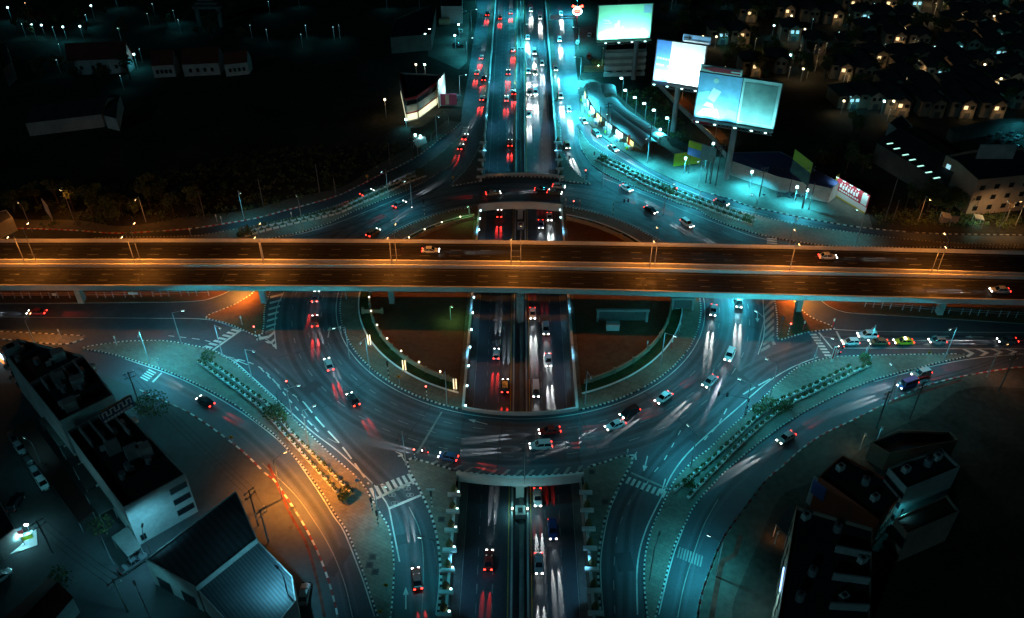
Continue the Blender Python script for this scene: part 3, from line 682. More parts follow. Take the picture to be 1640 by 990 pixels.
# teal and orange lamps of the junction: (base, aim, label, power factor)
T = [
 ((391, 351), (402, 366), 'teal street lamp by the red kerb of the upper left slip road', .55),
 ((486, 368), (478, 352), 'teal street lamp behind the planters of the upper left island', .5),
 ((622, 316), (598, 338), 'teal street lamp with bright head beside the upper left planter row', .7),
 ((700, 226), (715, 240), 'teal street lamp at the bend below the red and white shop', .35),
 ((737, 160), (760, 160), 'teal street lamp by the shop forecourt on the left frontage road', .9),
 ((748, 98), (772, 98), 'teal street lamp on the left frontage road, beside the white wall', 1.6),
 ((755, 50), (782, 50), 'teal street lamp on the left frontage road, near the forecourt', 1.6),
 ((762, 8), (790, 8), 'farthest teal street lamp on the left frontage road', 1.6),
 ((834, 75), (860, 75), 'teal median lamp between the main carriageways, nearer the ramp', 4.80),
 ((834, 25), (806, 25), 'teal median lamp between the main carriageways, farther out', 3.20),
 ((834, 118), (806, 118), 'teal median lamp where the ramp begins to drop', 2.40),
 ((924, 25), (900, 25), 'farthest teal street lamp on the right frontage road', 3.96),
 ((926, 80), (902, 80), 'teal street lamp by the road gantry on the right', 7.04),
 ((929, 130), (903, 130), 'teal street lamp above the bright lane of the right frontage road', 9.90),
 ((934, 180), (910, 185), 'teal street lamp where the right slip road leaves', 9.24),
 ((975, 222), (955, 235), 'teal street lamp in front of the market canopy', 5.40),
 ((1036, 262), (1015, 280), 'teal street lamp beyond the market canopy end', 4.32),
 ((1118, 300), (1095, 316), 'teal street lamp on the slip road near the green wall', 2.40),
 ((1204, 366), (1185, 352), 'teal street lamp at the end of the upper right planter row', .9),
 ((1062, 345), (1085, 338), 'teal street lamp on the inner edge of the upper right ring road', .8),
 ((1371, 391), (1345, 377), 'teal street lamp on the narrow tip of the upper right island', .6),
 ((965, 300), (985, 310), 'teal street lamp at the pointed verge above the far bridge', .5),
 ((1193, 470), (1150, 492), 'teal street lamp half hidden by the flyover on the right of the ring', 4.16),
 ((1213, 560), (1165, 530), 'teal street lamp at the hatched wedge right of the ring', .9),
 ((1233, 636), (1190, 620), 'teal street lamp beside the leafy end of the lower right planters', 1.9),
 ((1191, 668), (1150, 655), 'teal street lamp by the white edge line lower right', 1.0),
 ((1106, 750), (1080, 725), 'tall dark street lamp leaning over the lower right approach', 1.6),
 ((1386, 572), (1372, 590), 'teal street lamp at the wide end of the lower right planters', 1.3),
 ((1300, 590), (1330, 600), 'teal street lamp on the lower right island near the stop line', .8),
 ((1512, 576), (1480, 590), 'teal street lamp at the right tip of the lower right island', .6),
 ((1420, 650), (1400, 630), 'teal street lamp on the outer edge of the lower right slip road', .5),
 ((1145, 924), (1100, 905), 'teal street lamp by the red painted footpath at the bottom right', 2.0),
 ((1040, 930), (1058, 880), 'teal street lamp on the narrow end of the lower right island', .45),
 ((240, 582), (240, 604), 'teal street lamp beside the pedestrian crossing at the left', 2.6),
 ((291, 552), (345, 548), 'thin teal street lamp at the top edge of the lower left island', .9),
 ((357, 572), (380, 590), 'teal street lamp at the left tip of the lower left planters', .9),
 ((405, 612), (440, 625), 'teal street lamp with signal arms by the lower left edge line', 1.2),
 ((470, 676), (505, 670), 'teal street lamp at the bushes in the middle of the lower left island', 1.6),
 ((495, 712), (530, 700), 'rusty street lamp on the right edge of the lower left island', 0.90),
 ((606, 830), (640, 840), 'teal street lamp at the right edge of the lower left island', 1.3),
 ((700, 920), (660, 915), 'teal street lamp on the verge beside the underpass, bottom left', .5),
 ((650, 745), (640, 770), 'teal street lamp at the pointed verge near the crossing', .4),
 ((560, 575), (520, 585), 'teal street lamp on the left footpath of the central island', .55),
 ((592, 593), (560, 640), 'teal street lamp with bright head on the lower left central footpath', .8),
 ((716, 648), (690, 705), 'teal street lamp on the central footpath by the underpass corner', .6),
 ((937, 648), (960, 700), 'teal street lamp on the central footpath right of the underpass', .5),
 ((1058, 585), (1090, 600), 'teal street lamp on the right central footpath', .6),
 ((840, 775), (850, 730), 'teal street lamp hanging over the near bridge', 0.25),
 ((555, 480), (500, 480), 'teal street lamp under the flyover at the left of the ring', 0.25),
 ((660, 332), (630, 352), 'dark street lamp on the inner edge of the upper left ring road', .7),
]
for b, a, lab, f in T: street_lamp(b, a, lab, TEAL, PW*f*(2.3 if b[0] > 815 and b[1] < 310 else 1.5 if b[1] < 120 else 1.15), h=5.4 if 'under the flyover' in lab or 'half hidden' in lab else 9.5, size=180 if 540 < b[1] < 640 else 172 if b[1] < 200 else 144, blend=.03 if 540 < b[1] < 640 else 1.0, group='teal lamps round the junction')
O = [
 ((452.5, 800), (505, 772), 'sodium street lamp lighting the orange bend at the lower left', 11.5),
 ((405, 468), (368, 482), 'sodium lamp under the flyover, left of the roundabout', 4.5),
 ((1262, 470), (1310, 503), 'sodium lamp under the flyover, right of the roundabout', 4.5),
 ((234, 356), (228, 366), 'sodium lamp on a leaning pole at the scrub, upper left', .35),
 ((118, 352), (110, 345), 'sodium lamp among the trees at the upper left', .35),
 ((52, 372), (45, 366), 'sodium lamp by the grey shed at the far left', .3),
 ((1470, 356), (1478, 366), 'sodium lamp in front of the trees by the apartment house', .5),
 ((1626, 362), (1612, 368), 'sodium lamp at the far right verge', .5),
 ((1262, 400), (1280, 378), 'sodium lamp on the island below the upper right slip road', .35),
 ((60, 560), (90, 520), 'sodium lamp near the left road island', .9),  # no lamp known here; added to brown the road below the flyover
 ((1580, 605), (1590, 600), 'sodium lamp at the outer kerb, far right', .3),
]
for b, a, lab, f in O: street_lamp(b, a, lab, ORANGE, PW*f, h=5.2 if 'under the flyover' in lab else 11 if 'orange bend' in lab else 8.5, group='sodium lamps at ground level', name='street_lamp')
# green floodlights in the left dirt yard
for b, a, lab in (((752, 352), (740, 362), 'small green lamp in the upper corner of the left dirt yard'), ((722, 514), (730, 520), 'small green lamp beside the underpass wall in the left dirt yard')):
    street_lamp(b, a, lab, (.25, 1.0, .35), 600, h=4.5, arm=.6, glowm=G_green)
# lamps on the balustrade posts (left yard) and lamp pillars
P = YW[-1]; k = 0
for i in range(4, len(P)-2, 6):
    p = P[i]
    if p.y < 152 or p.y > 202 or True:
        k += 1
        t = thing('post_lamp', 'small warm bulb lamp on a beige balustrade post of the left yard', 'lamp', (p.x, p.y, 1.42), 0, 'bulb lamps on the left balustrade')
        MB().cyl((0, 0, 0), (0, 0, .55), .05, .05, 6).build('stem', M_dsteel, t)
        MB().lathe([(.02, .5), (.18, .6), (.22, .75), (.15, .9), (.02, .98)]).build('globe', G_warm, t, smooth=True)
        if k % 2 == 0: point(t, (0, 0, 1.15), WARM, 14, .1)
for px_, py_, lab in ((592, 553, 'leftmost'), (648, 594, 'middle'), (729, 624, 'rightmost')):
    b = G(px_, py_, .2)
    t = thing('light_pillar', f'tall glowing lamp pillar on the grass strip, {lab} of the three', 'lamp pillar', b)
    MB().box((0, 0, .15), (.9, .7, .3)).build('base', M_conc, t)
    for s in (-.28, .28): MB().box((s, 0, 1.7), (.22, .22, 2.8)).build('light_tube', glow('pillar_glow', (1, .82, .5), 1.3), t)
    point(t, (0, -.6, 1.6), WARM, 30, .2)
# little white wall lamps inside the underpass
def wall_lamp(x, y, z, lab, g):
    t = thing('wall_lamp', lab, 'lamp', (x, y, z), 0, g)
    MB().box((0, 0, 0), (.3, .2, .7)).build('housing', M_steel, t)
    MB().box((0, 0, .45), (.34, .26, .35)).build('lens', G_teal, t)
for py_ in (480, 505, 532, 560, 590, 622, 654): wall_lamp(-HW+.75, G(740, py_, 0).y, .35, 'small white lamp on the left underpass wall, inside the roundabout', 'lamps on the left underpass wall')
for py_ in (341, 354, 372): wall_lamp(-HW+.75, G(770, py_, 0).y, .35, 'small white lamp on the left underpass wall, beyond the flyover', 'lamps on the far left underpass wall')
for py_ in (340, 352): wall_lamp(HW-.75, G(897, py_, 0).y, .35, 'small white lamp on the right underpass wall, beyond the flyover', 'lamps on the far right underpass wall')
for s in (-1, 1):
    t = thing('bollard_lamp', f'bright lamp on the {"left" if s < 0 else "right"} median barrier below the near bridge', 'lamp', (s*1.5, G(832, 820, -5).y, -DEEP+.95))
    MB().box((0, 0, .2), (.3, .3, .4)).build('housing', M_steel, t); MB().box((0, 0, .55), (.34, .34, .3)).build('lens', G_warm, t)
    point(t, (s*.3, 0, 1.0), (.25, .85, .95), 200, .1)
# underpass carriageway lamps: teal floods on the walls
for s in (-1, 1):
    for k, (y, f) in enumerate(((92, .6), (150, .55), (168, .4), (205, .7), (256, .7), (285, .8), (318, .9))):
        t = thing('flood_lamp', f'cool flood lamp on a short post, {("first","second","third","fourth","fifth","sixth","seventh")[k]} along the {"left" if s < 0 else "right"} underpass wall', 'flood lamp', (s*(HW-.2), y, .7))
        MB().cyl((0, 0, 0), (0, 0, 2.6), .07, .06, 6).build('pole', M_steel, t)
        hd = MB().box((-s*.3, 0, 2.65), (.5, .3, .12)).build('lamp_head', M_steel, t)
        MB().box((-s*.3, 0, 2.58), (.3, .2, .06)).build('lens', glow('dim_lens', (.5, .9, 1), 1.5), hd)
        spot(t, (-s*.35, 0, 2.5), (-s*6, 0, -6), (.16, .62, 1.0), 2400*f, 130, .9)
# ================================================================ ROADSIDE THINGS
# planters in double rows on the four islands
def leafball(mb, c, r, n, rnd, mi=0, s=.3):
    for _ in range(n):
        u = rnd.uniform(-1, 1); t = rnd.uniform(0, 6.283); q = math.sqrt(1-u*u); k = rnd.uniform(.55, 1.0)
        p = Vector((c[0]+r[0]*q*math.cos(t)*k, c[1]+r[1]*q*math.sin(t)*k, c[2]+r[2]*u*k))
        a = Vector((rnd.gauss(0, 1), rnd.gauss(0, 1), rnd.gauss(0, 1))).normalized(); b = a.orthogonal().normalized(); z = s*rnd.uniform(.6, 1.3)
        mb.face([p-a*z, p+b*z*.55, p+a*z, p-b*z*.55], mi if rnd.random() < .7 else 1)
rnd = random.Random(3)
PROTO_P = []
for v in range(3):
    t = thing('planter_trough', 'x', 'planter', (0, 0, -50))
    MB().box((0, 0, .22), (1.55, .5, .44)).box((0, 0, .46), (1.62, .56, .06)).build('trough', M_white, t)
    b = MB(); leafball(b, (0, 0, .95), (.72, .38, .5), 70, rnd, 0, .17); b.build('shrub', [M_leaf, M_leaf2], t)
    PROTO_P.append(t)
ROWS = [
 ('lower left', 1, [(339, 583), (400, 628), (436, 656), (465, 692), (510, 738), (563, 790)]),
 ('lower left', 2, [(321, 583), (345, 600), (413, 651), (455, 695), (500, 745), (545, 795)]),
 ('lower right', 1, [(1084, 784), (1115, 758), (1158, 720), (1210, 672), (1249, 644), (1280, 629), (1318, 611), (1366, 587)]),
 ('lower right', 2, [(1105, 795), (1134, 764), (1158, 740), (1178, 719), (1221, 680), (1263, 649), (1304, 629), (1375, 594), (1398, 585)]),
 ('upper right', 1, [(963, 253), (1021, 282), (1070, 303), (1118, 322), (1148, 333), (1189, 347), (1210, 354)]),
 ('upper right', 2, [(958, 258), (976, 267), (1018, 288), (1054, 306), (1118, 329), (1148, 341), (1181, 353), (1205, 361)]),
 ('upper left', 1, [(403, 371), (429, 363), (461, 356), (510, 345), (542, 337), (572, 321), (604, 306), (637, 293), (666, 282)]),
 ('upper left', 2, [(397, 378), (437, 367), (478, 357), (539, 343), (577, 327), (621, 308), (653, 293), (684, 282)])]
used = set()
for isl, row, pts in ROWS:
    P = resample(spline(GL(pts, .19), 1.0), 2.05); N = normals(P)
    side = {('lower left', 1): 'right hand', ('lower left', 2): 'left hand', ('lower right', 1): 'upper', ('lower right', 2): 'lower', ('upper right', 1): 'upper', ('upper right', 2): 'lower', ('upper left', 1): 'upper', ('upper left', 2): 'lower'}[(isl, row)]
    lab = f'white planter trough with a green shrub, {side} row on the {isl} island'; grp = f'planters in the {side} row on the {isl} island'
    for i, p in enumerate(P):
        rz = math.atan2(-N[i].x, N[i].y)+random.uniform(-.05, .05); v = random.randrange(3)
        if v in used: dup(PROTO_P[v], p, rz, lab, grp, scale=(1, 1, random.uniform(.85, 1.15)))
        else:
            used.add(v); o = PROTO_P[v]; o.location = p; o.rotation_euler = (0, 0, rz); tag(o, lab, 'planter', grp)
# bigger bushes at the row ends and middles
def bush(px, py, r, lab, n=160, m=None, name='bush', grp=None, z=.19):
    t = thing(name, lab, 'bush', G(px, py, z), 0, grp)
    b = MB(); leafball(b, (0, 0, r*.75), (r, r, r*.8), n, rnd, 0, .26); b.build('leaves', m or [M_leaf, M_leaf2], t)
    MB().cyl((0, 0, 0), (0, 0, r*.7), .08, .05, 6).build('stem', M_bark, t)
for px, py, r, lab in ((335, 577, 1.7, 'dark bush at the left tip of the lower left planter rows'), (447, 660, 1.6, 'bush beside the edge line in the middle of the lower left island'), (434, 668, 1.7, 'bush on the orange side in the middle of the lower left island'), (452, 672, 1.3, 'low bush between the planter rows of the lower left island'), (556, 792, 1.4, 'bush at the lower end of the lower left planter rows'), (550, 800, 1.1, 'small bush below the lower left planter rows'),
                       (1228, 652, 1.8, 'bright bush below the lower right street lamp'), (1243, 660, 2.0, 'large dark bush in the middle of the lower right island'), (1213, 660, 1.4, 'round bush above the lower right planters'), (1258, 655, 1.5, 'bush right of the large one on the lower right island'), (1102, 778, 1.3, 'bush at the lower end of the lower right planters'), (1384, 580, 1.5, 'round bush at the upper end of the lower right planters'),
                       (966, 258, 1.2, 'bush at the top end of the upper right planters'), (1064, 305, 1.4, 'leafy bush at the red signal, upper right island'), (1074, 311, 1.3, 'bush below the red signal, upper right island'), (1196, 354, 1.3, 'bush at the lower end of the upper right planters'),
                       (392, 375, 1.6, 'bush at the left end of the upper left planters'), (672, 281, 1.6, 'dark bush at the right end of the upper left planters'), (385, 379, 1.0, 'small conifer at the flyover edge, upper left')):
    bush(px, py, r, lab)
for px, py, lab in ((399, 372, 'small pointed conifer in the upper left planters'),):
    t = thing('conifer', lab, 'tree', G(px, py+6, .19)); b = MB()
    for i in range(220):
        h = rnd.random(); r = (1-h)*1.1; a = rnd.uniform(0, 6.28); leafball(b, (r*math.cos(a)*.8, r*math.sin(a)*.8, .5+h*3), (.2, .2, .2), 1, rnd, 0, .25)
    b.build('crown', [M_leaf, M_leaf2], t); MB().cyl((0, 0, 0), (0, 0, 1), .1, .08).build('trunk', M_bark, t)
# shrubs inside the left balustrade
for i, a in enumerate([R(190+i*7.0) for i in range(9)]):
    pass
# T-shaped buttresses along the sunken road, with topiary cones
M_topi = mat('topiary', (.11, .085, .04), .9, .1, 0, .3, 1.0, 6.0)
def buttress(y, s, where, k):
    t = thing('wall_buttress', f'white T shaped concrete buttress on the {where} underpass wall', 'buttress', (s*HW, y, .19), 0, f'T shaped buttresses on the {where} underpass wall')
    MB().box((s*.1, 0, .9), (2.5, .75, .5)).build('crossbeam', M_conw, t)
    MB().box((-s*.15, -1.5, .78), (.5, 2.3, .42)).build('stem_beam', M_conw, t)
    MB().box((s*.1, 0, .3), (.7, .6, .75)).build('post', M_conc, t)
    t2 = thing('topiary_cone', f'brown tear drop shaped topiary beside the {where} underpass wall', 'topiary', (s*(HW+.25), y+1.5, .19), 0, f'topiaries along the {where} underpass wall')
    MB().lathe([(.3, 0), (.62, .3), (.68, .75), (.5, 1.3), (.24, 1.85), (.02, 2.3)], n=12).build('foliage', M_topi, t2, smooth=True)
    MB().lathe([(.3, -.05), (.42, .12), (.36, .18)], n=10).build('pot', M_concd, t2)
for s, where, pts in ((-1, 'lower left', [(726, 792), (722.6, 819), (720.6, 849), (717.5, 881), (714, 914), (711, 949), (708, 985)]), (1, 'lower right', [(937, 788.6), (939.6, 817), (941.6, 847), (944, 878), (947, 912), (950, 946), (953, 982)]),
                      (-1, 'upper left', [(776, 228), (775, 242), (774, 256), (773, 271), (772, 283)]), (1, 'upper right', [(894, 228), (895, 242), (896, 256), (897, 270), (897, 283)])):
    for k, (x, y) in enumerate(pts):
        gy = G(x, y, 1.1).y; buttress(gy, s, where, k)
        if s < 0 and gy < 130: wall_lamp(-HW+.65, gy+.9, .3, 'small white lamp between the T shaped buttresses, lower left', 'lamps between the lower left buttresses')
# traffic signals
def signal(px, py, lab, h=3.2, lit=True, striped=True, arm=None, heads=1, z=.19, sign=False):
    t = thing('traffic_signal', lab, 'traffic signal', G(px, py, z))
    if striped:
        pb = MB(); n = 6
        for i in range(n): pb.cyl((0, 0, h*i/n), (0, 0, h*(i+1)/n), .09, n=8, mi=i % 2)
        pb.build('pole', [M_white, M_blk], t)
    else: MB().cyl((0, 0, 0), (0, 0, h), .11, .08).build('pole', M_dsteel, t)
    spots = [(0, 0, h)]
    if arm:
        e = Vector((arm[0], arm[1], 0)); MB().cyl((0, 0, h), (e.x, e.y, h+.4), .07, .05, 6).build('arm', M_dsteel, t)
        spots = [(e.x*f, e.y*f, h-.1) for f in ((1.0, .72)[:heads])]
    for q in spots:
        hd = MB().box((q[0], q[1], q[2]+.5), (.38, .3, 1.1)).build('signal_head', M_blk, t)
        for i in range(3):
            MB().cyl((q[0], q[1]-.16, q[2]+.84-i*.34), (q[0], q[1]-.24, q[2]+.84-i*.34), .12 if not (lit and i == 0) else .17, n=10).build('lens', G_rsig if (lit and i == 0) else M_dsteel, hd)
    if sign: MB().box((0, -.1, h+1.6), (1.7, .08, .5)).build('sign_plate', M_white, t)
signal(1081, 322, 'red traffic signal at the kerb of the upper right slip road', 3.6)
signal(937, 290, 'red traffic signal on the pointed verge right of the far bridge', 3.0)
signal(918, 338, 'red traffic signal on the corner of the right dirt yard', 2.6)
signal(981, 350, 'dark signal mast with two heads on an arm, upper inner ring', 5.2, False, True, (4.2, .8), 2)
signal(911, 267, 'dark traffic signal on the right frontage road above the verge', 2.8, False)
signal(951, 260, 'dark traffic signal at the top of the upper right planters', 2.8, False)
signal(1193, 670, 'dark signal mast reaching left over the lower right approach', 5.6, False, True, (-6.2, 1.2), 2)
signal(1262, 536, 'red traffic signal on the small island right of the roundabout', 2.6)
signal(1248, 535, 'dark traffic signal leaning beside the right hatched wedge', 4.2, False, False)
signal(448, 655, 'red signal on a mast above the lower left bushes', 4.6, True, False, (1.6, 3.2), 1)
signal(597, 820, 'dark signal at the crossing kerb of the lower left island', 3.0, False)
signal(606, 842, 'dark signal below the crossing on the lower left island', 3.2, False)
signal(692, 812, 'dark signal with white plate on the lower verge by the underpass', 3.4, False, True, sign=True)
signal(665, 738, 'red signal at the tip of the lower left verge', 2.6)
signal(684, 640, 'red signal on the footpath of the central island, lower left', 3.2)
signal(623, 606, 'striped signal post beside the white edging, lower left central island', 4.0, False)
signal(412, 545, 'orange lit signal on the small island left of the roundabout', 3.4)
signal(680, 344, 'striped signal post at the upper left inner kerb', 4.0, False)
# delineators, sign posts
def delineator(px, py, lab, col=M_steel, h=2.6, z=.19):
    t = thing('marker_post', lab, 'post', G(px, py, z)); MB().box((0, 0, h/2), (.14, .14, h)).build('post', col, t); MB().box((0, -.02, h-.35), (.3, .18, .7)).build('reflector', M_white, t)
for px, py, lab, c in ((1004, 734, 'tall blue and white post at the tip of the lower right verge', M_steel), (1277, 598, 'white post at the kerb of the lower right island, lower one', M_steel), (1302, 582, 'white post at the kerb of the lower right island, upper one', M_steel), (1385, 570, 'slim white post behind the round bush', M_steel), (1333, 524, 'pink striped post at the right tip of the small right island', M_red), (1286, 528, 'short red post on the small right island', M_red), (1392, 585, 'slim post near the right end of the lower right planters', M_steel),
                       (388, 520, 'short post on the dirt of the small left island', M_steel), (257, 588, 'leaning white post at the left crossing', M_steel), (187, 552, 'short white post on the lower left island tip', M_steel), (98, 541, 'short post on the far left island', M_steel), (356, 359, 'white post at the red kerb, upper left', M_steel), (468, 352, 'thin post behind the upper left planters', M_steel), (348, 356, 'short white post on the upper left verge', M_steel), (306, 378, 'orange lit post at the left end of the upper left island', M_steel),
                       (1120, 318, 'white post on the upper right island', M_steel), (547, 536, 'post at the left central footpath', M_steel), (1036, 560, 'post at the right central footpath', M_steel), (1075, 558, 'pink post on the right central footpath', M_red), (906, 330, 'pink post at the corner of the far bridge', M_red), (928, 332, 'thin red post right of the far bridge corner', M_red), (1088, 530, 'slim post at the far right central kerb', M_steel)):
    delineator(px, py, lab, c)
M_dia = mat('yellow_sign', (.55, .32, .03), .5, .4, 0, .05)
def diamond(px, py, lab, z=.19, h=2.4):
    t = thing('warning_sign', lab, 'road sign', G(px, py, z)); MB().cyl((0, 0, 0), (0, 0, h), .05).build('post', M_steel, t)
    p = MB().box((0, -.08, h), (.75, .05, .75), ry=R(45)).build('sign_plate', M_dia, t); MB().box((0, -.12, h), (.16, .03, .42)).build('symbol', M_blk, p)
for a in ((620, 950, 'yellow diamond sign on the lower left island'), (611, 992, 'yellow diamond sign at the bottom edge, lower left island'), (374, 713, 'yellow diamond sign by the dark lower left slip road'), (650, 302, 'yellow diamond sign on the upper left island'), (589, 293, 'yellow diamond sign beyond the upper left kerb'), (726, 295, 'yellow diamond sign at the upper left verge tip'), (640, 616, 'orange sign board on the central footpath'), (1484, 577, 'brown diamond sign lying low on the lower right island')):
    diamond(*a)
t = thing('direction_sign', 'small blue round sign on the lower left island', 'road sign', G(574, 782, .19)); MB().cyl((0, 0, 0), (0, 0, 2.3), .05).build('post', M_steel, t); MB().cyl((0, -.06, 2.4), (0, -.12, 2.4), .42, n=16).build('sign_plate', mat('blue_sign', (.03, .2, .5), .5, .3, 0, 0), t)
t = thing('sign_pole', 'tall red and white painted sign pole at the right stop line', 'sign', G(1332, 579, .19))
MB().box((0, 0, 2.2), (.5, .3, 4.4)).build('pole', M_white, t); MB().box((-.1, -.2, 2.6), (.34, .1, 3.2)).build('red_panel', M_red, t)
# direction board on the frontage road gantry
t = thing('road_gantry', 'dark steel sign gantry reaching over the right frontage road', 'gantry', G(920, 52, 0))
MB().cyl((0, 0, 0), (0, 0, 8), .22, .18).build('column', M_dsteel, t)
MB().box((-5.5, 0, 7.2), (12, .35, .35)).box((-5.5, 0, 6.2), (12, .3, .3)).build('beam', M_dsteel, t); MB().box((-9, -.3, 6.8), (4.5, .12, 2.2)).build('sign_back', M_steel, t)
# chain fences below the flyover
def fence(pts, lab, n):
    t = thing('guard_fence', lab, 'fence'); P = resample(spline(GL(pts, .16), 1.0), 1.0)
    for k in range(n):
        p = P[int(k*(len(P)-1)/(n-1))]; MB().box((p.x, p.y, 1.0), (.14, .14, 2.0)).build('post', M_steel, t)
    r = MB(); wallpath(r, P, .05, 1.1, 1.16); wallpath(r, P, .05, 1.7, 1.76); r.build('rail', M_steel, t)
fence([(-20, 478), (160, 477), (340, 473)], 'row of steel fence posts with rails under the flyover, left side', 25)
fence([(1385, 491), (1500, 501), (1700, 513)], 'row of steel fence posts with rails under the flyover, right side', 21)
for px, py, lab in ((90, 479, 'small pale sign plate on the left fence'), (216, 477, 'grey notice board on the left fence')):
    t = thing('notice_board', lab, 'sign', G(px, py, .16)); MB().cyl((0, 0, 0), (0, 0, 1.5), .06).build('post', M_steel, t); MB().box((0, -.15, 1.5), (1.0 if px < 100 else 2.4, .06, .7)).build('board', M_white, t)
# yard structures in the right half of the central island
for px, py, w_, lab in ((996, 515, 12.0, 'white portal frame sign standing in the right dirt yard'), (1092, 496, 5.0, 'small white portal frame at the edge of the right yard')):
    t = thing('portal_frame', lab, 'frame', G(px, py, .24))
    for s in (-1, 1): MB().box((s*w_/2, 0, 1.6), (.55, .6, 3.2)).build('column', M_conc, t)
    MB().box((0, 0, 3.45), (w_+.9, .7, .5)).build('beam', M_conc, t); MB().box((0, .15, 1.6), (w_-.6, .15, 2.6)).build('panel', M_concd, t)
t = thing('site_box', 'white equipment box with orange lit top in the right dirt yard', 'cabinet', G(981, 527, .24)); MB().box((0, 0, .9), (3.1, 1.5, 1.8)).build('cabinet', M_white, t); MB().box((0, 0, 1.86), (3.3, 1.7, .1)).build('lid', M_conc, t)
t = thing('site_gate', 'beige gate wall crossing the left grass strip', 'gate', G(597, 502, .24)); MB().box((0, 0, .7), (4.5, .4, 1.0)).build('panel', MATS['beige_render'], t)
for s in (-1, 1): MB().box((s*2.4, 0, .9), (.6, .6, 1.7)).build('post', MATS['beige_render'], t)
# utility poles and wires
def utility_pole(px, py, lab, h=10.5, arms=2, rz=.4, z=.14, m=None):
    t = thing('utility_pole', lab, 'utility pole', G(px, py, z), rz)
    MB().cyl((0, 0, 0), (0, 0, h), .19, .13, 8).build('pole', m or M_concd, t)
    for k in range(arms):
        a = MB().box((0, 0, h-.5-k*1.2), (2.4, .14, .16)).build('crossarm', m or M_concd, t)
        for x in (-1.0, 0, 1.0): MB().cyl((x, 0, h-.42-k*1.2), (x, 0, h-.1-k*1.2), .07, n=6).build('insulator', M_white, a)
    return Vector(G(px, py, z))+Vector((0, 0, h-.2))
UP = {}
for k, (px, py, lab, h, rz) in enumerate((
    (1403, 686, 'utility pole with two crossarms beside the lower right kerb', 10.5, .5), (1457, 671, 'utility pole right of the first one, lower right verge', 10.5, .5), (1600, 625, 'utility pole at the far right verge', 10.5, .3),
    (225, 651, 'cluttered utility pole behind the long shophouse row', 10, .6), (414, 842, 'utility pole beside the dark warehouse roof', 10, 1.0), (430, 868, 'second utility pole at the ribbed roof corner', 9, 1.0), (205, 980, 'utility pole on the lower left street', 9, .9), (85, 885, 'utility pole at the lit shop on the lower left street', 9, .9),
    (971, 217, 'utility pole in front of the market canopy', 12, .3), (938, 182, 'utility pole at the left end of the market canopy', 11, .3), (1038, 252, 'utility pole at the right end of the market canopy', 12, .3), (960, 205, 'slim utility pole near the market stalls', 8, .3),
    (1146, 298, 'thick utility pole in front of the green hoarding', 14, .2), (1137, 295, 'slim pole left of the thick utility pole', 9, .2), (1130, 293, 'slimmest of the three poles by the hoarding', 8, .2), (1216, 315, 'utility pole with crossarm on the gravel lot', 10, .2), (1285, 334, 'utility pole in front of the green topped sign', 14, .2), (1295, 336, 'short pole beside the sign, gravel lot', 9, .2), (1417, 354, 'tall bare utility pole before the dark field', 14, .2), (1430, 354, 'short bare pole at the dark field', 7, .2), (1609, 358, 'leaning pole at the apartment wall', 7, .2),
    (328, 349, 'tall bare pole at the far left of the dark field edge', 9, .2), (422, 330, 'bare pole in the dark field, second from the left', 9, .2), (512, 308, 'bare pole in the dark field, third from the left', 9.5, .2), (538, 313, 'short bare pole at the red kerb', 6, .2), (625, 264, 'bare pole below the red and white shop', 8, .2), (661, 252, 'pole in front of the lit stall', 7, .2))):
    UP[k] = utility_pole(px, py, lab, h, 0 if 'bare' in lab or 'slim' in lab or 'short' in lab else 2, rz)
def wire(a, b, lab, sag=.9, n=3):
    t = MB(); d = (b-a); side = Vector((-d.y, d.x, 0)).normalized()
    for k in range(n):
        o = side*(k-(n-1)/2)*.9; pv = None
        for i in range(11):
            u = i/10; q = a+d*u+o; q.z -= sag*4*u*(1-u)
            if pv is not None: t.cyl(pv, q, .035, n=4, cap=False)
            pv = q
    tag(t.build('power_line', M_blk), lab, 'power line', 'overhead power lines')
for a, b, lab in ((0, 1, 'black power line between the two crossarm poles at the lower right'), (1, 2, 'black power line to the far right pole'), (3, 4, 'black power line past the shophouse row'), (4, 5, 'short power line at the ribbed roof'), (6, 7, 'black power line over the lower left street'), (9, 8, 'power line in front of the market canopy, left span'), (8, 10, 'power line in front of the market canopy, right span'), (12, 15, 'power line above the gravel lot, left span'), (15, 16, 'power line above the gravel lot, right span'), (16, 18, 'power line from the sign to the tall bare pole')):
    wire(UP[a], UP[b], lab)

# ================================================================ VEHICLES
PAINT = {'white': mat('car_paint_white', (.62, .63, .63), .3, .5, 0, 0), 'silver': mat('car_paint_silver', (.36, .37, .38), .3, .5, .4, 0), 'grey': mat('car_paint_grey', (.13, .135, .14), .3, .5, .3, 0),
         'black': mat('car_paint_black', (.015, .015, .017), .25, .5, 0, 0), 'red': mat('car_paint_red', (.32, .025, .02), .3, .5, 0, 0), 'blue': mat('car_paint_blue', (.03, .07, .25), .3, .5, 0, 0),
         'bronze': mat('car_paint_bronze', (.20, .13, .07), .35, .5, .3, 0), 'yellow': mat('car_paint_yellow', (.75, .55, .02), .35, .4, 0, 0)}
KIND = {  # length, width, body height, roof height, glass base x0/x1, roof x0/x1
 'saloon': (4.5, 1.76, .92, 1.44, -1.75, 1.05, -1.05, .25), 'hatchback': (3.9, 1.70, .95, 1.50, -1.85, 1.05, -1.55, .25), 'suv': (4.6, 1.85, 1.10, 1.75, -2.15, 1.15, -1.85, .45),
 'pickup': (5.2, 1.82, 1.02, 1.70, -.70, 1.15, -.45, .45), 'van': (4.9, 1.80, 1.15, 2.0, -2.3, 1.75, -2.2, 1.2), 'minibus': (6.8, 2.05, 1.3, 2.5, -3.3, 3.0, -3.25, 2.5)}
G_tail = glow('tail_lamp_bright', (1.0, .03, .02), 12)
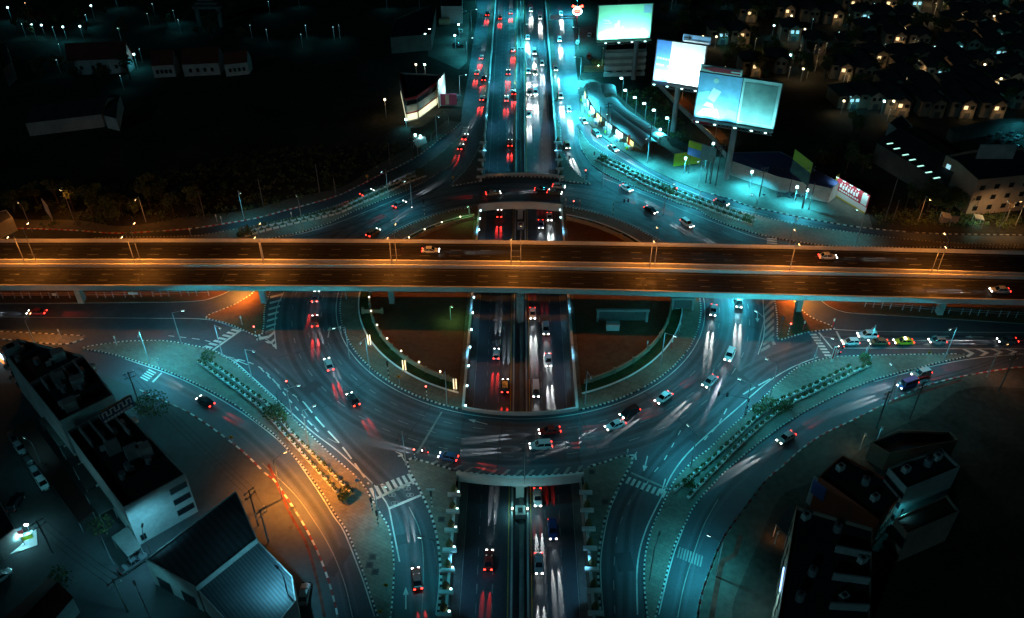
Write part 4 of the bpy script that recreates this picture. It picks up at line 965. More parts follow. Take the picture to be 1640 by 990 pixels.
G_head = glow('headlamp_bright', (1.0, .97, .9), 11)
def build_car(kind, col, lights, taxi=False):
    queue = lights == 'low'
    L_, W_, zb, zr, g0, g1, r0, r1 = KIND[kind]; h = L_/2; hw = W_/2
    t = thing('car' if kind in ('saloon', 'hatchback', 'suv') else kind, 'x', 'car' if kind in ('saloon', 'hatchback', 'suv') else kind)
    st = [(-h, .42, zb*.88, .84), (-h+.14, .30, zb*.97, .93), (-h+.9, .24, zb, .99), (0, .22, zb*.985, 1), (h-1.1, .24, zb*.95, .99), (h-.3, .30, zb*.84, .92), (h, .42, zb*.68, .76)]
    b = MB(); rings = []
    for x, zl, zs, k in st:
        w_ = hw*k; i = len(b.v)
        b.v += [(x, -w_*.9, zl), (x, -w_, zl+.16), (x, -w_*.99, zs-.16), (x, -w_*.86, zs), (x, w_*.86, zs), (x, w_*.99, zs-.16), (x, w_, zl+.16), (x, w_*.9, zl)]
        rings.append(i)
    for a, c in zip(rings, rings[1:]):
        for k in range(8): j = (k+1) % 8; b.f.append((a+k, a+j, c+j, c+k)); b.m.append(0)
    b.f.append(tuple(rings[0]+k for k in range(7, -1, -1))); b.m.append(0); b.f.append(tuple(rings[-1]+k for k in range(8))); b.m.append(0)
    # roof skin and pillars
    rw, gw = hw*.70, hw*.87
    b.box(((r0+r1)/2, 0, zr+.01), (r1-r0+.12, rw*2+.08, .06))
    for x0, x1 in ((g0, r0), (g1, r1), ((g0+g1)/2-.05, (r0+r1)/2)):
        for s in (-1, 1): b.cyl((x0, s*gw*.985, zb-.05), (x1, s*rw, zr), .055, .045, 5)
    if kind == 'pickup':
        b.box((-1.6, 0, zb-.02), (1.7, W_*.82, .03), mi=1)
    b.build('body', [PAINT[col], M_blk], t)
    g = MB(); i = 0
    g.v += [(g0, -gw, zb-.06), (g1, -gw, zb-.06), (g1, gw, zb-.06), (g0, gw, zb-.06), (r0, -rw, zr), (r1, -rw, zr), (r1, rw, zr), (r0, rw, zr)]
    for q in ((0, 1, 5, 4), (1, 2, 6, 5), (2, 3, 7, 6), (3, 0, 4, 7), (4, 5, 6, 7)): g.f.append(q); g.m.append(0)
    g.build('windows', M_glass, t)
    for x in (-h+.85, h-.85):
        for s in (-1, 1): MB().cyl((x, s*(hw-.2), .32), (x, s*(hw+.02), .32), .32, n=12).cyl((x, s*(hw+.02), .32), (x, s*(hw+.03), .32), .18, n=8, mi=1).build('wheel', [M_tyre, M_steel], t)
    on = lights != 'off'
    for s in (-1, 1):
        MB().box((h-.06, s*hw*.62, zb*.68), (.18, .36, .2)).build('headlight', G_head if on else M_glass, t)
        MB().box((-h+.02, s*hw*.70, zb*.80), (.14, .34, .22)).build('tail_light', G_tail if on else MATS['red_paint'], t)
    if taxi: MB().box(((r0+r1)/2+.2, 0, zr+.14), (.3, .8, .2)).build('roof_sign', G_white, t)
    if on:
        spot(t, (h+.15, 0, .72), (h+14, 0, -.45), (.86, .96, 1.0), 600 if not queue else 420, 44, .9, .25, 'headlight_glow')
        for s in (-1, 1):
            spot(t, (h+.1, s*hw*.62, .66), (h+9.5, s*hw*.62, 0), (.90, .97, .95), 5000 if queue else 72000, 5.6, .75, .03, 'headlight_beam')  # narrow spots added to lay trail-like white streaks on the road ahead
            spot(t, (-h-.1, s*hw*.70, .72), (-h-6.0, s*hw*.70, 0), (1, .03, .025), 2000 if queue else 13000, 8.5, .75, .03, 'tail_light_beam')  # added red spots drawing trail-like streaks behind, far stronger than tail lamps
    return t
CARS = {}
def car(px, py, qx, qy, kind, col, label, z=.035, lights='on', grp=None, taxi=False):
    under = z == 'U'
    if under:
        z = -DEEP
        for _ in range(6): z = zt(G(px, py, z).y)+.03
    p = G(px, py, z); q = G(qx, qy, z); rz = math.atan2(q.y-p.y, q.x-p.x); key = (kind, col, lights, taxi)
    if key in CARS: t = dup(CARS[key], p, rz, label)
    else: t = CARS[key] = build_car(*key); t.location = p; t['label'] = label
    sy = 1 if q.y > p.y else -1
    pitch = -math.atan2(zt(p.y+sy*2)-zt(p.y-sy*2), 4.0) if under else 0.0
    t.rotation_euler = (0, pitch, rz)
    return p
UPW = lambda x, y: (x+(834-x)*.02, y-20); DNW = lambda x, y: (x, y+20)
# roundabout and approaches: (x, y, towards x, y, kind, colour, label)
for c in (
 (868, 307, 900, 309, 'saloon', 'black', 'dark saloon with red tail lights on the far bridge of the roundabout'),
 (895, 301, 930, 304, 'hatchback', 'white', 'white hatchback on the far bridge, ahead of the dark saloon'),
 (888, 311, 922, 314, 'saloon', 'bronze', 'bronze saloon on the far bridge, nearest the underpass parapet'),
 (790, 312, 824, 309, 'saloon', 'silver', 'silver saloon with long red lights entering the far bridge'),
 (640, 330, 668, 314, 'saloon', 'grey', 'grey saloon on the upper left approach with tail lights glowing'),
 (598, 376, 622, 360, 'suv', 'bronze', 'bronze suv just beyond the flyover on the left ring'),
 (1003, 304, 1030, 320, 'saloon', 'white', 'white saloon with bright headlights entering from the upper right'),
 (1042, 339, 1066, 353, 'saloon', 'black', 'black saloon in the upper right ring, headlights on'),
 (1100, 361, 1122, 377, 'suv', 'white', 'white suv close to the flyover on the upper right ring'),
 (1142, 500, 1139, 525, 'saloon', 'silver', 'silver saloon emerging below the flyover on the right ring'),
 (1183, 487, 1182, 510, 'van', 'white', 'white van half under the flyover on the right ring'),
 (1168, 572, 1156, 598, 'suv', 'white', 'white suv in the outer lane of the right ring'),
 (1136, 614, 1114, 634, 'saloon', 'silver', 'silver saloon following the curve at the lower right ring'),
 (1062, 640, 1036, 658, 'saloon', 'white', 'white saloon in the middle lane of the lower right ring'),
 (1008, 664, 980, 678, 'suv', 'black', 'black suv in the inner lane of the lower right ring'),
 (985, 684, 955, 695, 'saloon', 'white', 'white saloon leaving the lower right ring toward the near bridge'),
 (880, 693, 850, 696, 'saloon', 'red', 'red saloon in the middle lane of the near bridge'),
 (866, 717, 836, 719, 'suv', 'white', 'white suv in the outer lane of the near bridge'),
 (718, 735, 690, 729, 'hatchback', 'blue', 'blue hatchback by the lower left verge kerb'),
 (506, 478, 512, 452, 'saloon', 'grey', 'grey saloon going under the flyover on the left ring'),
 (505, 518, 505, 492, 'suv', 'red', 'red suv with glowing tail lights on the left ring'),
 (527, 587, 518, 562, 'saloon', 'silver', 'silver saloon on the lower left ring, upper one'),
 (566, 643, 550, 618, 'saloon', 'black', 'black saloon on the lower left ring, lower one'),
 (330, 646, 306, 632, 'saloon', 'black', 'black saloon on the dark lower left slip road, front one'),
 
 (668, 930, 664, 900, 'saloon', 'red', 'red saloon waiting on the road left of the underpass, bottom'),
 (1258, 704, 1232, 720, 'saloon', 'silver', 'silver saloon with headlights on the lower right slip road'),
 (1474, 602, 1446, 610, 'suv', 'silver', 'silver suv on the outer right slip road, upper lane'),
 (1452, 619, 1424, 629, 'van', 'blue', 'blue van on the outer right slip road, lower lane'),
 (1388, 540, 1358, 540, 'suv', 'white', 'white suv in the upper lane at the right stop line'),
 (1361, 551, 1331, 552, 'hatchback', 'white', 'white hatchback first in the queue at the right stop line'),
 (1406, 551, 1376, 551, 'saloon', 'bronze', 'bronze saloon second in the queue at the right stop line'),
 (1500, 549, 1470, 549, 'hatchback', 'silver', 'silver hatchback fourth in the queue at the right'),
 (1612, 548, 1582, 548, 'saloon', 'grey', 'grey saloon approaching the right queue from the edge'),
 (60, 503, 30, 503, 'saloon', 'red', 'red saloon leaving along the left road under the flyover')):
    car(*c, lights='low' if (c[1] in (551, 549, 540) or c[:2] in ((868, 307), (895, 301), (888, 311))) else 'on')
car(1446, 550, 1416, 550, 'saloon', 'yellow', 'yellow taxi with lit roof sign third in the right queue', lights='low', taxi=True)
for x, y, k, col, lab in ((745, 222, 'saloon', 'red', 'red saloon bending off the left frontage road'), (738, 238, 'hatchback', 'grey', 'grey hatchback bending off the left frontage road, nearest the ring'), (772, 160, 'suv', 'silver', 'silver suv on the left frontage road beside the wall'), (764, 118, 'saloon', 'white', 'white saloon on the left frontage road above the van'), (775, 128, 'saloon', 'black', 'black saloon on the left frontage road, wall side'), (771, 94, 'hatchback', 'silver', 'silver hatchback on the left frontage road, midway'), (781, 25, 'suv', 'black', 'black suv farthest up the left frontage road')):
    car(x, y, *((x+4, y-20) if y < 200 else (x+9, y-20)), k, col, lab)
for x, y, k, col, lab in ((898, 24, 'saloon', 'white', 'white saloon farthest up the right frontage road'), (896, 66, 'suv', 'white', 'white suv below the road gantry on the right'), (890, 112, 'saloon', 'grey', 'grey saloon beside the wall on the right frontage road'), (898, 156, 'saloon', 'white', 'white saloon on the right frontage road, lower part'), (911, 178, 'hatchback', 'silver', 'silver hatchback where the right slip road leaves'), (908, 236, 'suv', 'bronze', 'bronze suv bending down to the roundabout, upper right')):
    car(x, y, *((x+2, y+18) if y < 190 else (x+7, y+18)), k, col, lab)
for x, y, qx, qy, k, col, lab in ((935, 196, 944, 208, 'saloon', 'white', 'white saloon first on the upper right slip road'), (955, 217, 968, 229, 'suv', 'silver', 'silver suv on the upper right slip road, middle'), (982, 240, 998, 251, 'saloon', 'white', 'white saloon lowest on the upper right slip road'), (1155, 327, 1180, 336, 'saloon', 'grey', 'grey saloon on the slip road below the gravel lot'), (588, 311, 612, 300, 'saloon', 'grey', 'grey saloon on the upper left slip road')):
    car(x, y, qx, qy, k, col, lab)
# main carriageway through the underpass
for x, y, k, col, lab in ((801, 30, 'saloon', 'red', 'red saloon farthest up the outbound carriageway, outer lane'), (818, 22, 'saloon', 'grey', 'grey saloon farthest up the outbound carriageway, inner lane'), (822, 82, 'saloon', 'silver', 'silver saloon on the outbound ramp, inner lane'), (814, 118, 'saloon', 'black', 'black saloon on the outbound ramp, middle lane'), (823, 150, 'hatchback', 'red', 'red hatchback lower on the outbound ramp'), (811, 160, 'saloon', 'white', 'white saloon lower on the outbound ramp, middle lane'), (817, 232, 'suv', 'red', 'red suv just north of the far bridge, inner lane'),
                           (800, 345, 'saloon', 'red', 'red saloon coming out of the far bridge shade'), (809, 622, 'suv', 'black', 'black suv in the sunken road above the near bridge, outbound'), (795, 570, 'hatchback', 'white', 'white hatchback in the sunken road, outbound middle lane'), (783, 900, 'saloon', 'red', 'red saloon in the sunken road at the bottom, outbound')):
    car(x, y, x+(834-x)*.03, y-20, k, col, lab, 'U')
for x, y, k, col, lab in ((850, 18, 'saloon', 'white', 'white saloon farthest up the inbound carriageway'), (865, 30, 'saloon', 'silver', 'silver saloon far up the inbound carriageway, beside the wall'), (868, 104, 'hatchback', 'white', 'white hatchback on the inbound ramp, wall side'), (857, 118, 'saloon', 'bronze', 'bronze saloon on the inbound ramp, middle lane'), (848, 150, 'saloon', 'grey', 'grey saloon on the inbound ramp, inner lane, lower one'), (845, 62, 'saloon', 'white', 'white saloon far up the inbound carriageway, inner lane'), (856, 86, 'van', 'white', 'white van on the inbound ramp, middle lane'), (846, 116, 'saloon', 'silver', 'silver saloon on the inbound ramp, inner lane'), (858, 150, 'suv', 'white', 'white suv on the inbound ramp, middle lane'), (847, 185, 'saloon', 'white', 'white saloon low on the inbound ramp, inner lane'),
                           (866, 362, 'saloon', 'blue', 'blue saloon between far bridge and flyover, inbound'), (880, 350, 'saloon', 'white', 'white saloon between far bridge and flyover, outer lane'), (853, 505, 'saloon', 'white', 'white saloon just south of the flyover, inbound inner lane'), (874, 530, 'suv', 'silver', 'silver suv just south of the flyover, inbound middle lane'), (878, 580, 'saloon', 'white', 'white saloon in the sunken road, inbound middle lane'), (858, 628, 'van', 'white', 'white van in the sunken road above the near bridge'), (861, 800, 'saloon', 'white', 'white saloon just below the near bridge, inbound'), (885, 852, 'suv', 'blue', 'blue suv below the near bridge, inbound middle lane'), (863, 906, 'saloon', 'silver', 'silver saloon in the sunken road at the bottom, inbound')):
    car(x, y, x-(834-x)*.03, y+20, k, col, lab, 'U')
for x, y, q, k, col, lab in ((690, 404, 40, 'saloon', 'white', 'white saloon on the farther flyover deck, left of centre'), (1325, 414, 40, 'saloon', 'white', 'white saloon on the farther flyover deck, right part'), (1600, 468, -40, 'saloon', 'white', 'white saloon on the nearer flyover deck at the right edge')):
    car(x, y, x+q, y+(0 if x < 900 else .02*q), k, col, lab, ZD+.03)
# parked cars
for x, y, qx, qy, k, col, lab in ((1312, 307, 1290, 303, 'pickup', 'white', 'white pickup parked on the gravel lot near the red hoarding'), (488, 955, 492, 935, 'saloon', 'silver', 'silver saloon parked beside the ribbed roof'), (3, 927, 20, 915, 'hatchback', 'white', 'white hatchback parked at the lit shop forecourt'), (27, 808, 36, 790, 'suv', 'black', 'black suv parked in front of the lit shop'), (70, 777, 82, 796, 'saloon', 'white', 'white saloon parked along the brown roof, lowest'), (60, 762, 70, 778, 'hatchback', 'silver', 'silver hatchback parked along the brown roof, second'), (50, 745, 60, 760, 'saloon', 'grey', 'grey saloon parked along the brown roof, third'), (34, 720, 44, 735, 'saloon', 'white', 'white saloon parked along the brown roof, fourth'), (24, 705, 34, 720, 'hatchback', 'grey', 'grey hatchback parked along the brown roof, topmost'), (215, 905, 232, 893, 'pickup', 'grey', 'grey pickup parked by the shophouse end'),
                                 (738, 52, 742, 36, 'saloon', 'white', 'white saloon parked on the upper forecourt'), (733, 76, 745, 74, 'suv', 'black', 'black suv parked on the upper forecourt'), (741, 20, 750, 20, 'saloon', 'silver', 'silver saloon parked far up the forecourt'), (722, 165, 731, 158, 'hatchback', 'black', 'black hatchback parked beside the red shop'), (733, 158, 742, 150, 'saloon', 'grey', 'grey saloon parked beside the red shop'), (944, 58, 948, 44, 'saloon', 'silver', 'silver saloon parked behind the neon sign'), (925, 70, 926, 56, 'hatchback', 'white', 'white hatchback parked below the neon sign'), (943, 92, 944, 78, 'suv', 'red', 'red suv parked below the first billboard')):
    car(x, y, qx, qy, k, col, lab, .19, 'off')
for i, (x, y) in enumerate(((1590, 205), (1601, 212), (1612, 206), (1620, 216), (1607, 224), (1596, 232), (1618, 230), (1630, 222), (1628, 238), (1585, 222))):
    car(x, y, x+12, y-9, 'saloon', ('grey', 'silver', 'black')[i % 3], f'dark parked saloon in the yard behind the apartment house, {("first","second","third","fourth","fifth","sixth","seventh","eighth","ninth","tenth")[i]} in from the street', .16, 'off')
# motorcycles with riders
def motorcycle(px, py, qx, qy, lab):
    p = G(px, py, .035); q = G(qx, qy, .035); t = thing('motorcycle', lab, 'motorcycle', p, math.atan2(q.y-p.y, q.x-p.x))
    for x in (-.62, .62): MB().cyl((x, -.05, .29), (x, .05, .29), .29, n=14).build('wheel', M_tyre, t)
    MB().box((-.1, 0, .5), (.8, .2, .28)).cyl((.35, 0, .6), (.62, 0, .29), .05).cyl((.3, 0, .95), (.45, 0, .5), .06).cyl((-.3, 0, .45), (-.62, 0, .29), .05).build('body', PAINT['red'], t)
    MB().box((-.32, 0, .74), (.75, .24, .12)).build('seat', M_blk, t); MB().cyl((.28, -.34, .98), (.28, .34, .98), .025, n=6).build('handlebar', M_blk, t)
    MB().box((.5, 0, .85), (.12, .2, .16)).build('headlight', G_head, t); MB().box((-.78, 0, .7), (.08, .16, .1)).build('tail_light', G_tail, t)
    spot(t, (.7, 0, .85), (12, 0, 0), (1, .95, .85), 500, 50, .9, .1, 'headlight_beam'); return t
def rider(t, lab, shirt):
    """one continuous skinned figure seated astride, arms forward"""
    J = {'pelvis': (-.25, 0, .86, .15, .15), 'waist': (-.2, 0, 1.02, .14, .12), 'chest': (-.1, 0, 1.28, .18, .13), 'neck': (-.05, 0, 1.44, .06, .06), 'head': (-.01, 0, 1.6, .11, .12), 'top': (-.01, 0, 1.7, .08, .08)}
    E = [('pelvis', 'waist'), ('waist', 'chest'), ('chest', 'neck'), ('neck', 'head'), ('head', 'top')]
    for s, n in ((-1, 'r'), (1, 'l')):
        J.update({n+'sh': (-.08, s*.2, 1.36, .07, .07), n+'el': (.08, s*.3, 1.12, .05, .05), n+'wr': (.27, s*.28, 1.02, .035, .035), n+'hip': (-.22, s*.12, .82, .1, .1), n+'kn': (.18, s*.24, .72, .075, .075), n+'an': (.05, s*.2, .32, .05, .05), n+'ft': (.2, s*.2, .26, .045, .04)})
        E += [('chest', n+'sh'), (n+'sh', n+'el'), (n+'el', n+'wr'), ('pelvis', n+'hip'), (n+'hip', n+'kn'), (n+'kn', n+'an'), (n+'an', n+'ft')]
    ks = list(J); me = bpy.data.meshes.new('person'); me.from_pydata([J[k][:3] for k in ks], [(ks.index(a), ks.index(b)) for a, b in E], [])
    o = bpy.data.objects.new('person', me); COL.objects.link(o); o.location = t.location; o.rotation_euler = t.rotation_euler
    me.materials.append(shirt); md = o.modifiers.new('skin', 'SKIN'); sd = o.modifiers.new('sub', 'SUBSURF'); sd.levels = sd.render_levels = 1
    for i, k in enumerate(ks): me.skin_vertices[0].data[i].radius = J[k][3:5]
    me.skin_vertices[0].data[0].use_root = True
    tag(o, lab, 'person')
    MB().lathe([(.02, .17), (.1, .13), (.14, .03), (.14, -.06), (.12, -.1)], (-.01, 0, 1.62), 12).build('helmet', M_red, o, smooth=True)
M_sh1, M_sh2 = mat('dark_cloth', (.05, .05, .07), .9, .1, 0, 0), mat('pale_cloth', (.4, .38, .35), .9, .1, 0, 0)
for a, lab, sh in (((1345, 559, 1322, 560, 'motorcycle nearest the white hatchback at the right stop line'), 'person in dark clothes on the motorcycle beside the white hatchback', M_sh1), ((1340, 568, 1317, 569, 'motorcycle at the kerb by the red sign pole'), 'person in pale clothes on the motorcycle by the sign pole', M_sh2), ((680, 727, 660, 722, 'motorcycle near the signal at the lower left verge'), 'person in dark clothes on the motorcycle by the lower left verge', M_sh1)):
    rider(motorcycle(*a), lab, sh)
# ================================================================ BUILDINGS
ORD = ('first', 'second', 'third', 'fourth', 'fifth', 'sixth', 'seventh', 'eighth', 'ninth', 'tenth')
M_roofd = mat('dark_roof', (.035, .037, .040), .85, .2, 0, .3, .3, 2.0)
M_roofs = mat('steel_roof', (.085, .10, .11), .6, .4, 0, .2, .2, 1.0, sheet=('rib', .42, .5, 'DIAGONAL'))
M_roofr = mat('red_tile_roof', (.12, .025, .02), .8, .2, 0, .3, .3, 3.0)
M_roofb = mat('blue_roof', (.05, .08, .22), .6, .3, 0, .2)
M_brown = mat('rusty_awning', (.07, .03, .025), .8, .2, 0, .3)
M_wall = mat('render_wall', (.42, .42, .40), .85, .2, 0, .28, .2, 1.5)
M_wallp = mat('peach_wall', (.38, .27, .20), .85, .2, 0, .2, .2, 1.5)
M_wallr = mat('red_wall', (.30, .06, .035), .85, .2, 0, .2, .2, 1.5)
M_redp = mat('red_panel', (.42, .03, .045), .5, .3, 0, .1)
M_yg = mat('lime_hoarding', (.42, .52, .04), .6, .3, 0, .15)
M_vault = mat('vault_fabric', (.30, .33, .34), .7, .3, 0, .12, .2, 1.0)
G_win = glow('lit_window', (1.0, .74, .38), 1.3); G_winc = glow('lit_window_cool', (.45, .88, 1.0), .8)
def ctr(P): c = Vector((0, 0, 0)); [c.__iadd__(p) for p in P]; return c/len(P)
def offs(P, k):  # shrink/grow an outline about its centre by k metres
    c = ctr(P); return [c+(p-c)*(1+k/max(.1, (p-c).length)) for p in P]
def block(name, label, cat, px, h, wall, roof, parapet=.7, z0=.14, group=None, px_is_world=False):
    W = [Vector((p.x, p.y, 0)) for p in (px if px_is_world else GL(px, h))]
    if sum(a.x*b.y-b.x*a.y for a, b in zip(W, W[1:]+W[:1])) < 0: W.reverse()
    c = ctr(W); t = thing(name, label, cat, (c.x, c.y, 0), 0, group); Lc = [p-c for p in W]
    wm = MB(); n = len(Lc)
    for i in range(n):
        a, b = Lc[i], Lc[(i+1) % n]; wm.face([(a.x, a.y, z0), (b.x, b.y, z0), (b.x, b.y, h), (a.x, a.y, h)])
    wm.build('wall', wall, t)
    ins = offs(Lc, -.25); hr = h-.02 if not parapet else h-parapet
    MB().face([(p.x, p.y, hr) for p in ins]).build('roof', roof, t, tri=True)
    if parapet:
        pm = MB()
        for i in range(n):
            a, b, c2, d = Lc[i], Lc[(i+1) % n], ins[(i+1) % n], ins[i]
            pm.face([(a.x, a.y, h), (b.x, b.y, h), (c2.x, c2.y, h), (d.x, d.y, h)]); pm.face([(d.x, d.y, hr), (d.x, d.y, h), (c2.x, c2.y, h), (c2.x, c2.y, hr)])
        pm.build('parapet', wall, t)
    return t, Lc
def win(t, a, b, z, w_, h, n, lit=(), m=None, name='window', depth=.12, glowm=None, pos=None):
    d = (b-a); L_ = d.length; d = d.normalized(); nrm = Vector((d.y, -d.x, 0)); rz = math.atan2(d.y, d.x)
    for i in range(n):
        c = a+d*(L_*(i+.5)/n if pos is None else L_*pos[i])+nrm*.02
        f = MB().box((c.x, c.y, z), (w_+.16, depth, h+.16), rz).build(name, M_concd, t)
        q = c+nrm*(depth/2+.015)
        MB().box((q.x, q.y, z), (w_, .03, h), rz).build('pane', (glowm or G_win) if i in lit else (m or M_glass), f)
# --- lower left: shophouse row in three stepped blocks
t1, c1 = block('shophouse', 'dark roofed end block of the long shophouse row, beside the road island', 'building', [(2, 558), (28, 542), (133, 569), (47, 615)], 12.5, M_wall, M_roofd)
t2, c2 = block('shophouse', 'middle block of the shophouse row with white end wall and rooftop sign', 'building', [(47.5, 616), (133.5, 570), (182, 632), (95, 675)], 12.5, M_wall, M_roofd)
t3, c3 = block('shophouse', 'lowest block of the shophouse row, stained white end wall with dark louvres', 'building', [(107, 691), (188, 648), (297, 759), (198, 813)], 10.5, M_wall, M_roofd)
for t, c in ((t1, c1), (t2, c2), (t3, c3)):
    n = len(c); k = min(range(n), key=lambda i: (c[i].x+c[(i+1) % n].x))   # the street side
    a, b = c[k], c[(k+1) % n]; L_ = (b-a).length; m_ = max(3, int(L_/4))
    for fl in range(3): win(t, a, b, 2.2+fl*3.2, 1.7, 1.5, m_, name='window')
    d = (b-a).normalized(); nr = Vector((d.y, -d.x, 0)); rz = math.atan2(d.y, d.x)
    for i in range(m_):
        for fl in range(1, 3):
            q = a+d*(L_*(i+.5)/m_)+nr*.6; MB().box((q.x, q.y, .35+fl*3.2), (2.6, 1.2, .16), rz).box((q.x+nr.x*.55, q.y+nr.y*.55, .8+fl*3.2), (2.6, .1, .8), rz).build('balcony', M_wall, t)
    e = c[(k+2) % n]; f = c[(k+3) % n]
    for i in range(1, 5):
        u = i/5; p = a+(b-a)*u; q = f+(e-f)*u; s0 = p+(q-p)*.04; s1 = p+(q-p)*(.28+.08*(i % 2)); z_ = (12.5 if t is not t3 else 10.5)-.7
        if t is not t1:
            r_ = math.atan2(s1.y-s0.y, s1.x-s0.x); m0 = (s0+s1)/2
            MB().box((m0.x, m0.y, z_+.75), ((s1-s0).length, .3, 1.6), r_).build('party_wall', M_wall, t)
            MB().box((m0.x+2.5, m0.y+1, z_+.5), (1.2, .9, 1.0), r_).build('air_unit', M_white, t)
# louvres on the white end wall of the lowest block
k = min(range(4), key=lambda i: c3[i].y+c3[(i+1) % 4].y); a, b = c3[k], c3[(k+1) % 4]
for fl in range(3): win(t3, a, b, 2.4+fl*2.9, (b-a).length*.27, 1.3, 1, pos=[.83], name='louvre')
win(t3, a, b, 1.6, .9, 1.3, 1, pos=[.1], name='vent')
for t, c, z_ in ((t1, c1, 11.8), (t2, c2, 11.8), (t3, c3, 9.8)):
    rq = random.Random(int(z_*10)+len(t.name))
    for k_ in range(9):
        u, v = rq.uniform(.15, .85), rq.uniform(.15, .85); p = (c[0]*(1-u)+c[1]*u)*(1-v)+(c[3]*(1-u)+c[2]*u)*v
        if k_ % 3 == 0: MB().cyl((p.x, p.y, z_), (p.x, p.y, z_+1.5), .6, n=12).build('water_tank', M_steel, t)
        elif k_ % 3 == 1: MB().box((p.x, p.y, z_+.4), (1.0, .8, .8), .6).build('air_unit', M_white, t)
        else: MB().box((p.x, p.y, z_+1.1), (2.4, 2.0, 2.2), .68).build('stair_hut', M_wall, t)
# rooftop sign
q0, q1 = G(161, 668, 14), G(212, 638, 14); mid = (q0+q1)/2; rz = math.atan2(q1.y-q0.y, q1.x-q0.x)
t = thing('rooftop_sign', 'blue sign board with pale letters on the shophouse roof', 'sign', (mid.x, mid.y, 11.8), rz); Ls = (q1-q0).length
for s in (-.4, 0, .4): MB().cyl((s*Ls, 1.8, 0), (s*Ls, .2, 2.6), .08).cyl((s*Ls, .2, 0), (s*Ls, .2, 2.6), .08).build('support', M_steel, t)
MB().box((0, 0, 1.7), (Ls, .2, 2.9)).build('board', mat('sign_navy', (.03, .06, .12), .6, .3, 0, 0), t); MB().box((0, 0, 3.25), (Ls*.9, .2, .3)).build('top_strip', mat('sign_brown', (.25, .12, .03), .6, .3, 0, 0), t)
lt = MB()
for i in range(7):
    x = -Ls*.44+i*Ls*.125
    lt.box((x, -.13, 2.2), (.22, .06, 1.3)).box((x+.75, -.13, 2.2), (.22, .06, 1.3)).box((x+.37, -.13, 1.62 if i % 2 else 2.75), (.6, .06, .2))
tag(lt.build('lettering', M_white, t)); ic = MB()
for i in range(9): ic.cyl((-Ls*.42+i*Ls*.1, -.12, .75), (-Ls*.42+i*Ls*.1, -.18, .75), .32, n=10)
ic.build('icon_row', M_conw, t)
# awnings, yards, lit shop, red roof, warehouses
def canopy(name, label, px, h, m, cat='awning', posts=True, ridge=0):
    W = [Vector((p.x, p.y, 0)) for p in GL(px, h)]; c = ctr(W); t = thing(name, label, cat, (c.x, c.y, .14)); Lc = [p-c for p in W]
    MB().prism(Lc, h-.35, h-.14, bottom=True).build('roof', m, t, tri=True)
    if posts:
        for p in Lc:
            q = p*.94; MB().cyl((q.x, q.y, 0), (q.x, q.y, h-.36), .09).build('post', M_steel, t)
    return t
canopy('street_awning', 'long rust brown awning along the lower left street', [(20, 690), (48, 668), (150, 818), (127, 838)], 3.6, M_brown)
canopy('yard_roof', 'grey flat yard roof behind the brown awning, upper', [(62, 672), (88, 658), (120, 700), (95, 716)], 3.2, M_concd)
canopy('yard_roof', 'grey flat yard roof behind the brown awning, second from the top', [(98, 720), (122, 704), (140, 732), (116, 747)], 2.9, M_street); canopy('yard_roof', 'grey flat yard roof behind the brown awning, third from the top', [(118, 750), (143, 735), (162, 770), (138, 785)], 3.3, M_concd)
canopy('yard_roof', 'grey flat yard roof behind the brown awning, lowest one', [(135, 790), (165, 775), (182, 812), (158, 824)], 3.2, M_concd)
canopy('yard_roof', 'grey flat yard roof at the end of the shophouses', [(178, 860), (205, 842), (226, 876), (205, 892)], 3.2, M_concd)
bush(165, 850, 2.4, 'dark yard tree between the grey roofs, lower left', 200, z=.14); bush(250, 662, 3.6, 'dark round tree beside the shophouse row and the slip road', 420, z=.14); bush(232, 660, 2.6, 'smaller dark tree behind the cluttered utility pole', 240, z=.14); bush(100, 938, 2.2, 'narrow dark shrub beside the red roof', 160, z=.14); bush(95, 925, 1.6, 'small shrub above the red roof', 120, z=.14)
t, c = block('shop', 'dark roofed shop with brilliantly lit forecourt at the lower left edge', 'shop', [(-70, 790), (-2, 800), (24, 846), (-8, 872), (-70, 880)], 4.5, M_wall, M_roofd, .4)
t = thing('shop_forecourt', 'white tiled forecourt slab glowing in front of the lit shop', 'forecourt', G(36, 868, .16)); MB().box((-1, -.6, .08), (7.2, 4.2, .16), R(28)).build('slab', M_conw, t); MB().box((-3.3, -1.2, .26), (3, 2.4, .2), R(28)).build('step', M_conw, t)
for px, py, lab in ((50, 856, 'brightest white lamp at the lit shop forecourt'), (40, 873, 'white lamp low over the lit shop forecourt')):
    t = thing('shop_lamp', lab, 'lamp', G(px, py, .2)); MB().cyl((0, 0, 0), (0, 0, 2.6), .05).build('pole', M_steel, t); MB().box((0, 0, 2.7), (.7, .3, .2)).build('lens', G_white, t); point(t, (-.5, 0, 2.3), (.2, .85, 1), 420, .15)
for k_, (px, py, m_, lab) in enumerate(((30, 855, M_redp, 'red goods rack on the lit forecourt'), (45, 862, M_yg, 'green goods rack on the lit forecourt'))):
    t = thing('goods_rack', lab, 'rack', G(px, py, .3)); MB().box((0, 0, .5), (1.6, .6, 1.0), .5).build('goods', m_, t); MB().box((0, 0, 1.05), (1.7, .7, .08), .5).build('shelf', M_steel, t)
def hall(name, label, cat, fl, fr, rl, rr_, h, rise, wall, roof):
    A, B = G(*fl, h), G(*fr, h); C, D = G(*rl, h+rise), G(*rr_, h+rise); half = max(3.0, ((C.y+D.y)-(A.y+B.y))/2)
    W = [A, B, B+Vector((0, 2*half, 0)), A+Vector((0, 2*half, 0))]
    return gabled(name, label, cat, W, h, rise, wall, roof, world=True)
